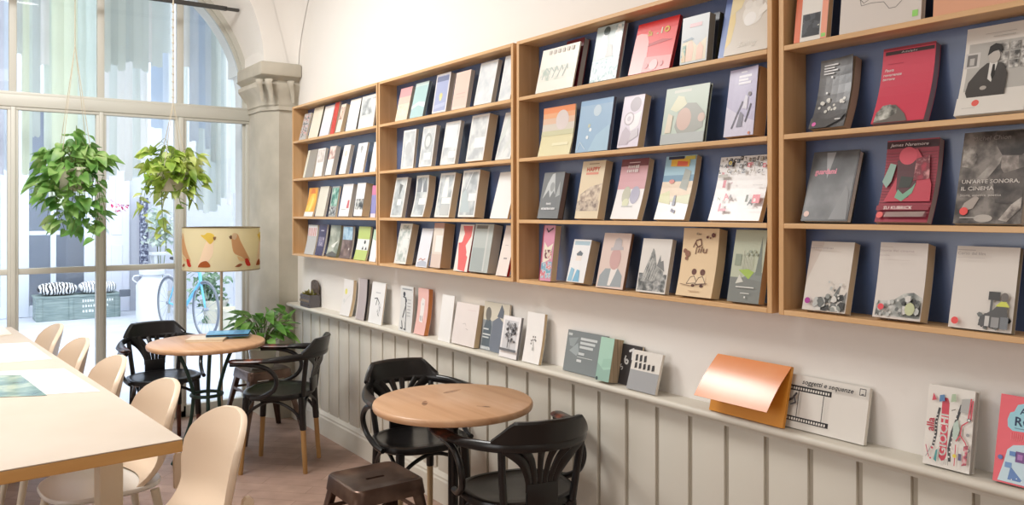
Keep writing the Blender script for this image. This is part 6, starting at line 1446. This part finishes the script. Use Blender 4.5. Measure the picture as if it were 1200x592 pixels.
# (px left, px right, py bottom, colour) per window bay, nearer then farther layer
LAY = {'leftmost': [(-40, -20, 90, 'pale grey'), (-20, -6, 160, 'pale blue'), (-6, 4, 205, 'lavender'), (4, 14, 200, 'pale blue')],
       'second': [(17, 26, 62, 'pale grey'), (26, 34, 205, 'lime'), (34, 38, 190, 'mint'), (38, 47, 160, 'grey'), (47, 57, 75, 'white'), (52, 60, 200, 'mint'), (58, 74, 245, 'lime'), (74, 90, 215, 'lime'), (90, 100, 230, 'mint'), (100, 113, 210, 'mint')],
       'third': [(120, 129, 84, 'pale grey'), (129, 138, 76, 'grey'), (138, 147, 83, 'pale grey'), (147, 156, 72, 'grey'), (156, 166, 80, 'pale grey'), (166, 174, 84, 'pale grey'), (174, 178, 73, 'white'), (178, 190, 78, 'pale grey'), (190, 199, 62, 'pale grey'),
                 (120, 128, 210, 'white'), (128, 137, 206, 'pale grey'), (137, 146, 200, 'white'), (146, 155, 212, 'white'), (155, 164, 208, 'pale grey'), (164, 172, 196, 'white'), (178, 190, 150, 'blue'), (190, 197, 168, 'pale blue'), (197, 203, 120, 'white')],
       'rightmost': [(213, 222, 78, 'white'), (222, 232, 165, 'pale blue'), (232, 240, 150, 'blue'), (240, 247, 175, 'pale blue'), (247, 253, 190, 'grey'), (253, 259, 240, 'pale grey'), (230, 238, 246, 'grey'), (238, 246, 250, 'pale grey'), (246, 254, 248, 'grey'), (259, 265, 232, 'grey'), (265, 270, 240, 'white'), (270, 277, 226, 'grey'), (277, 283, 224, 'pale grey'), (283, 289, 220, 'white'), (213, 220, 200, 'pale grey')]}
for bay, L in LAY.items():
    cnt = {}
    for i, (x0, x1, yb, cn) in enumerate(L):
        Y = 6.54 + .036 * i
        p0 = on_y(x0, yb, Y); p1 = on_y(x1, yb, Y)
        w_ = (p1.x - p0.x) * 1.12; x_ = (p0.x + p1.x) / 2; ztop = 3.9
        rows = []; n = 6; nz_ = 10
        ph = rnd.uniform(0, 6)
        for j in range(nz_ + 1):
            z = p0.z + (ztop - p0.z) * j / nz_
            rows.append([Vector((w_ * (k / n - .5), .008 * sin(3 * k / n + ph) + .008 * sin(z * 2 + ph), z - ztop + (.03 * (k / n - .5) * rnd.uniform(-1, 1) if j == 0 else 0))) for k in range(n + 1)])
        b = MB(); b.loft(rows, SM[cn]); b.loft([[p + Vector((0, .0012, 0)) for p in r] for r in rows], SM[cn])
        o = b.build('fabric_strip', None, 60, loc=(x_, Y, ztop), fix=False)
        cnt[cn] = cnt.get(cn, 0) + 1
        tag(o, '%s fabric strip outside, %s %s from left in %s window bay' % (cn, ordn[cnt[cn] - 1], cn, bay), 'strip', 'fabric strips hanging outside the window')
b = MB(); b.tube([(-1.6, 6.6, 3.91), (2.6, 6.6, 3.91)], .012, M_iron, 8); b.box((-1.6, 6.5, 3.922), (2.6, 7.24, 3.934), M_iron)
tag(b.build('strip_rail'), 'dark rail holding the fabric strips above the window', 'rail')
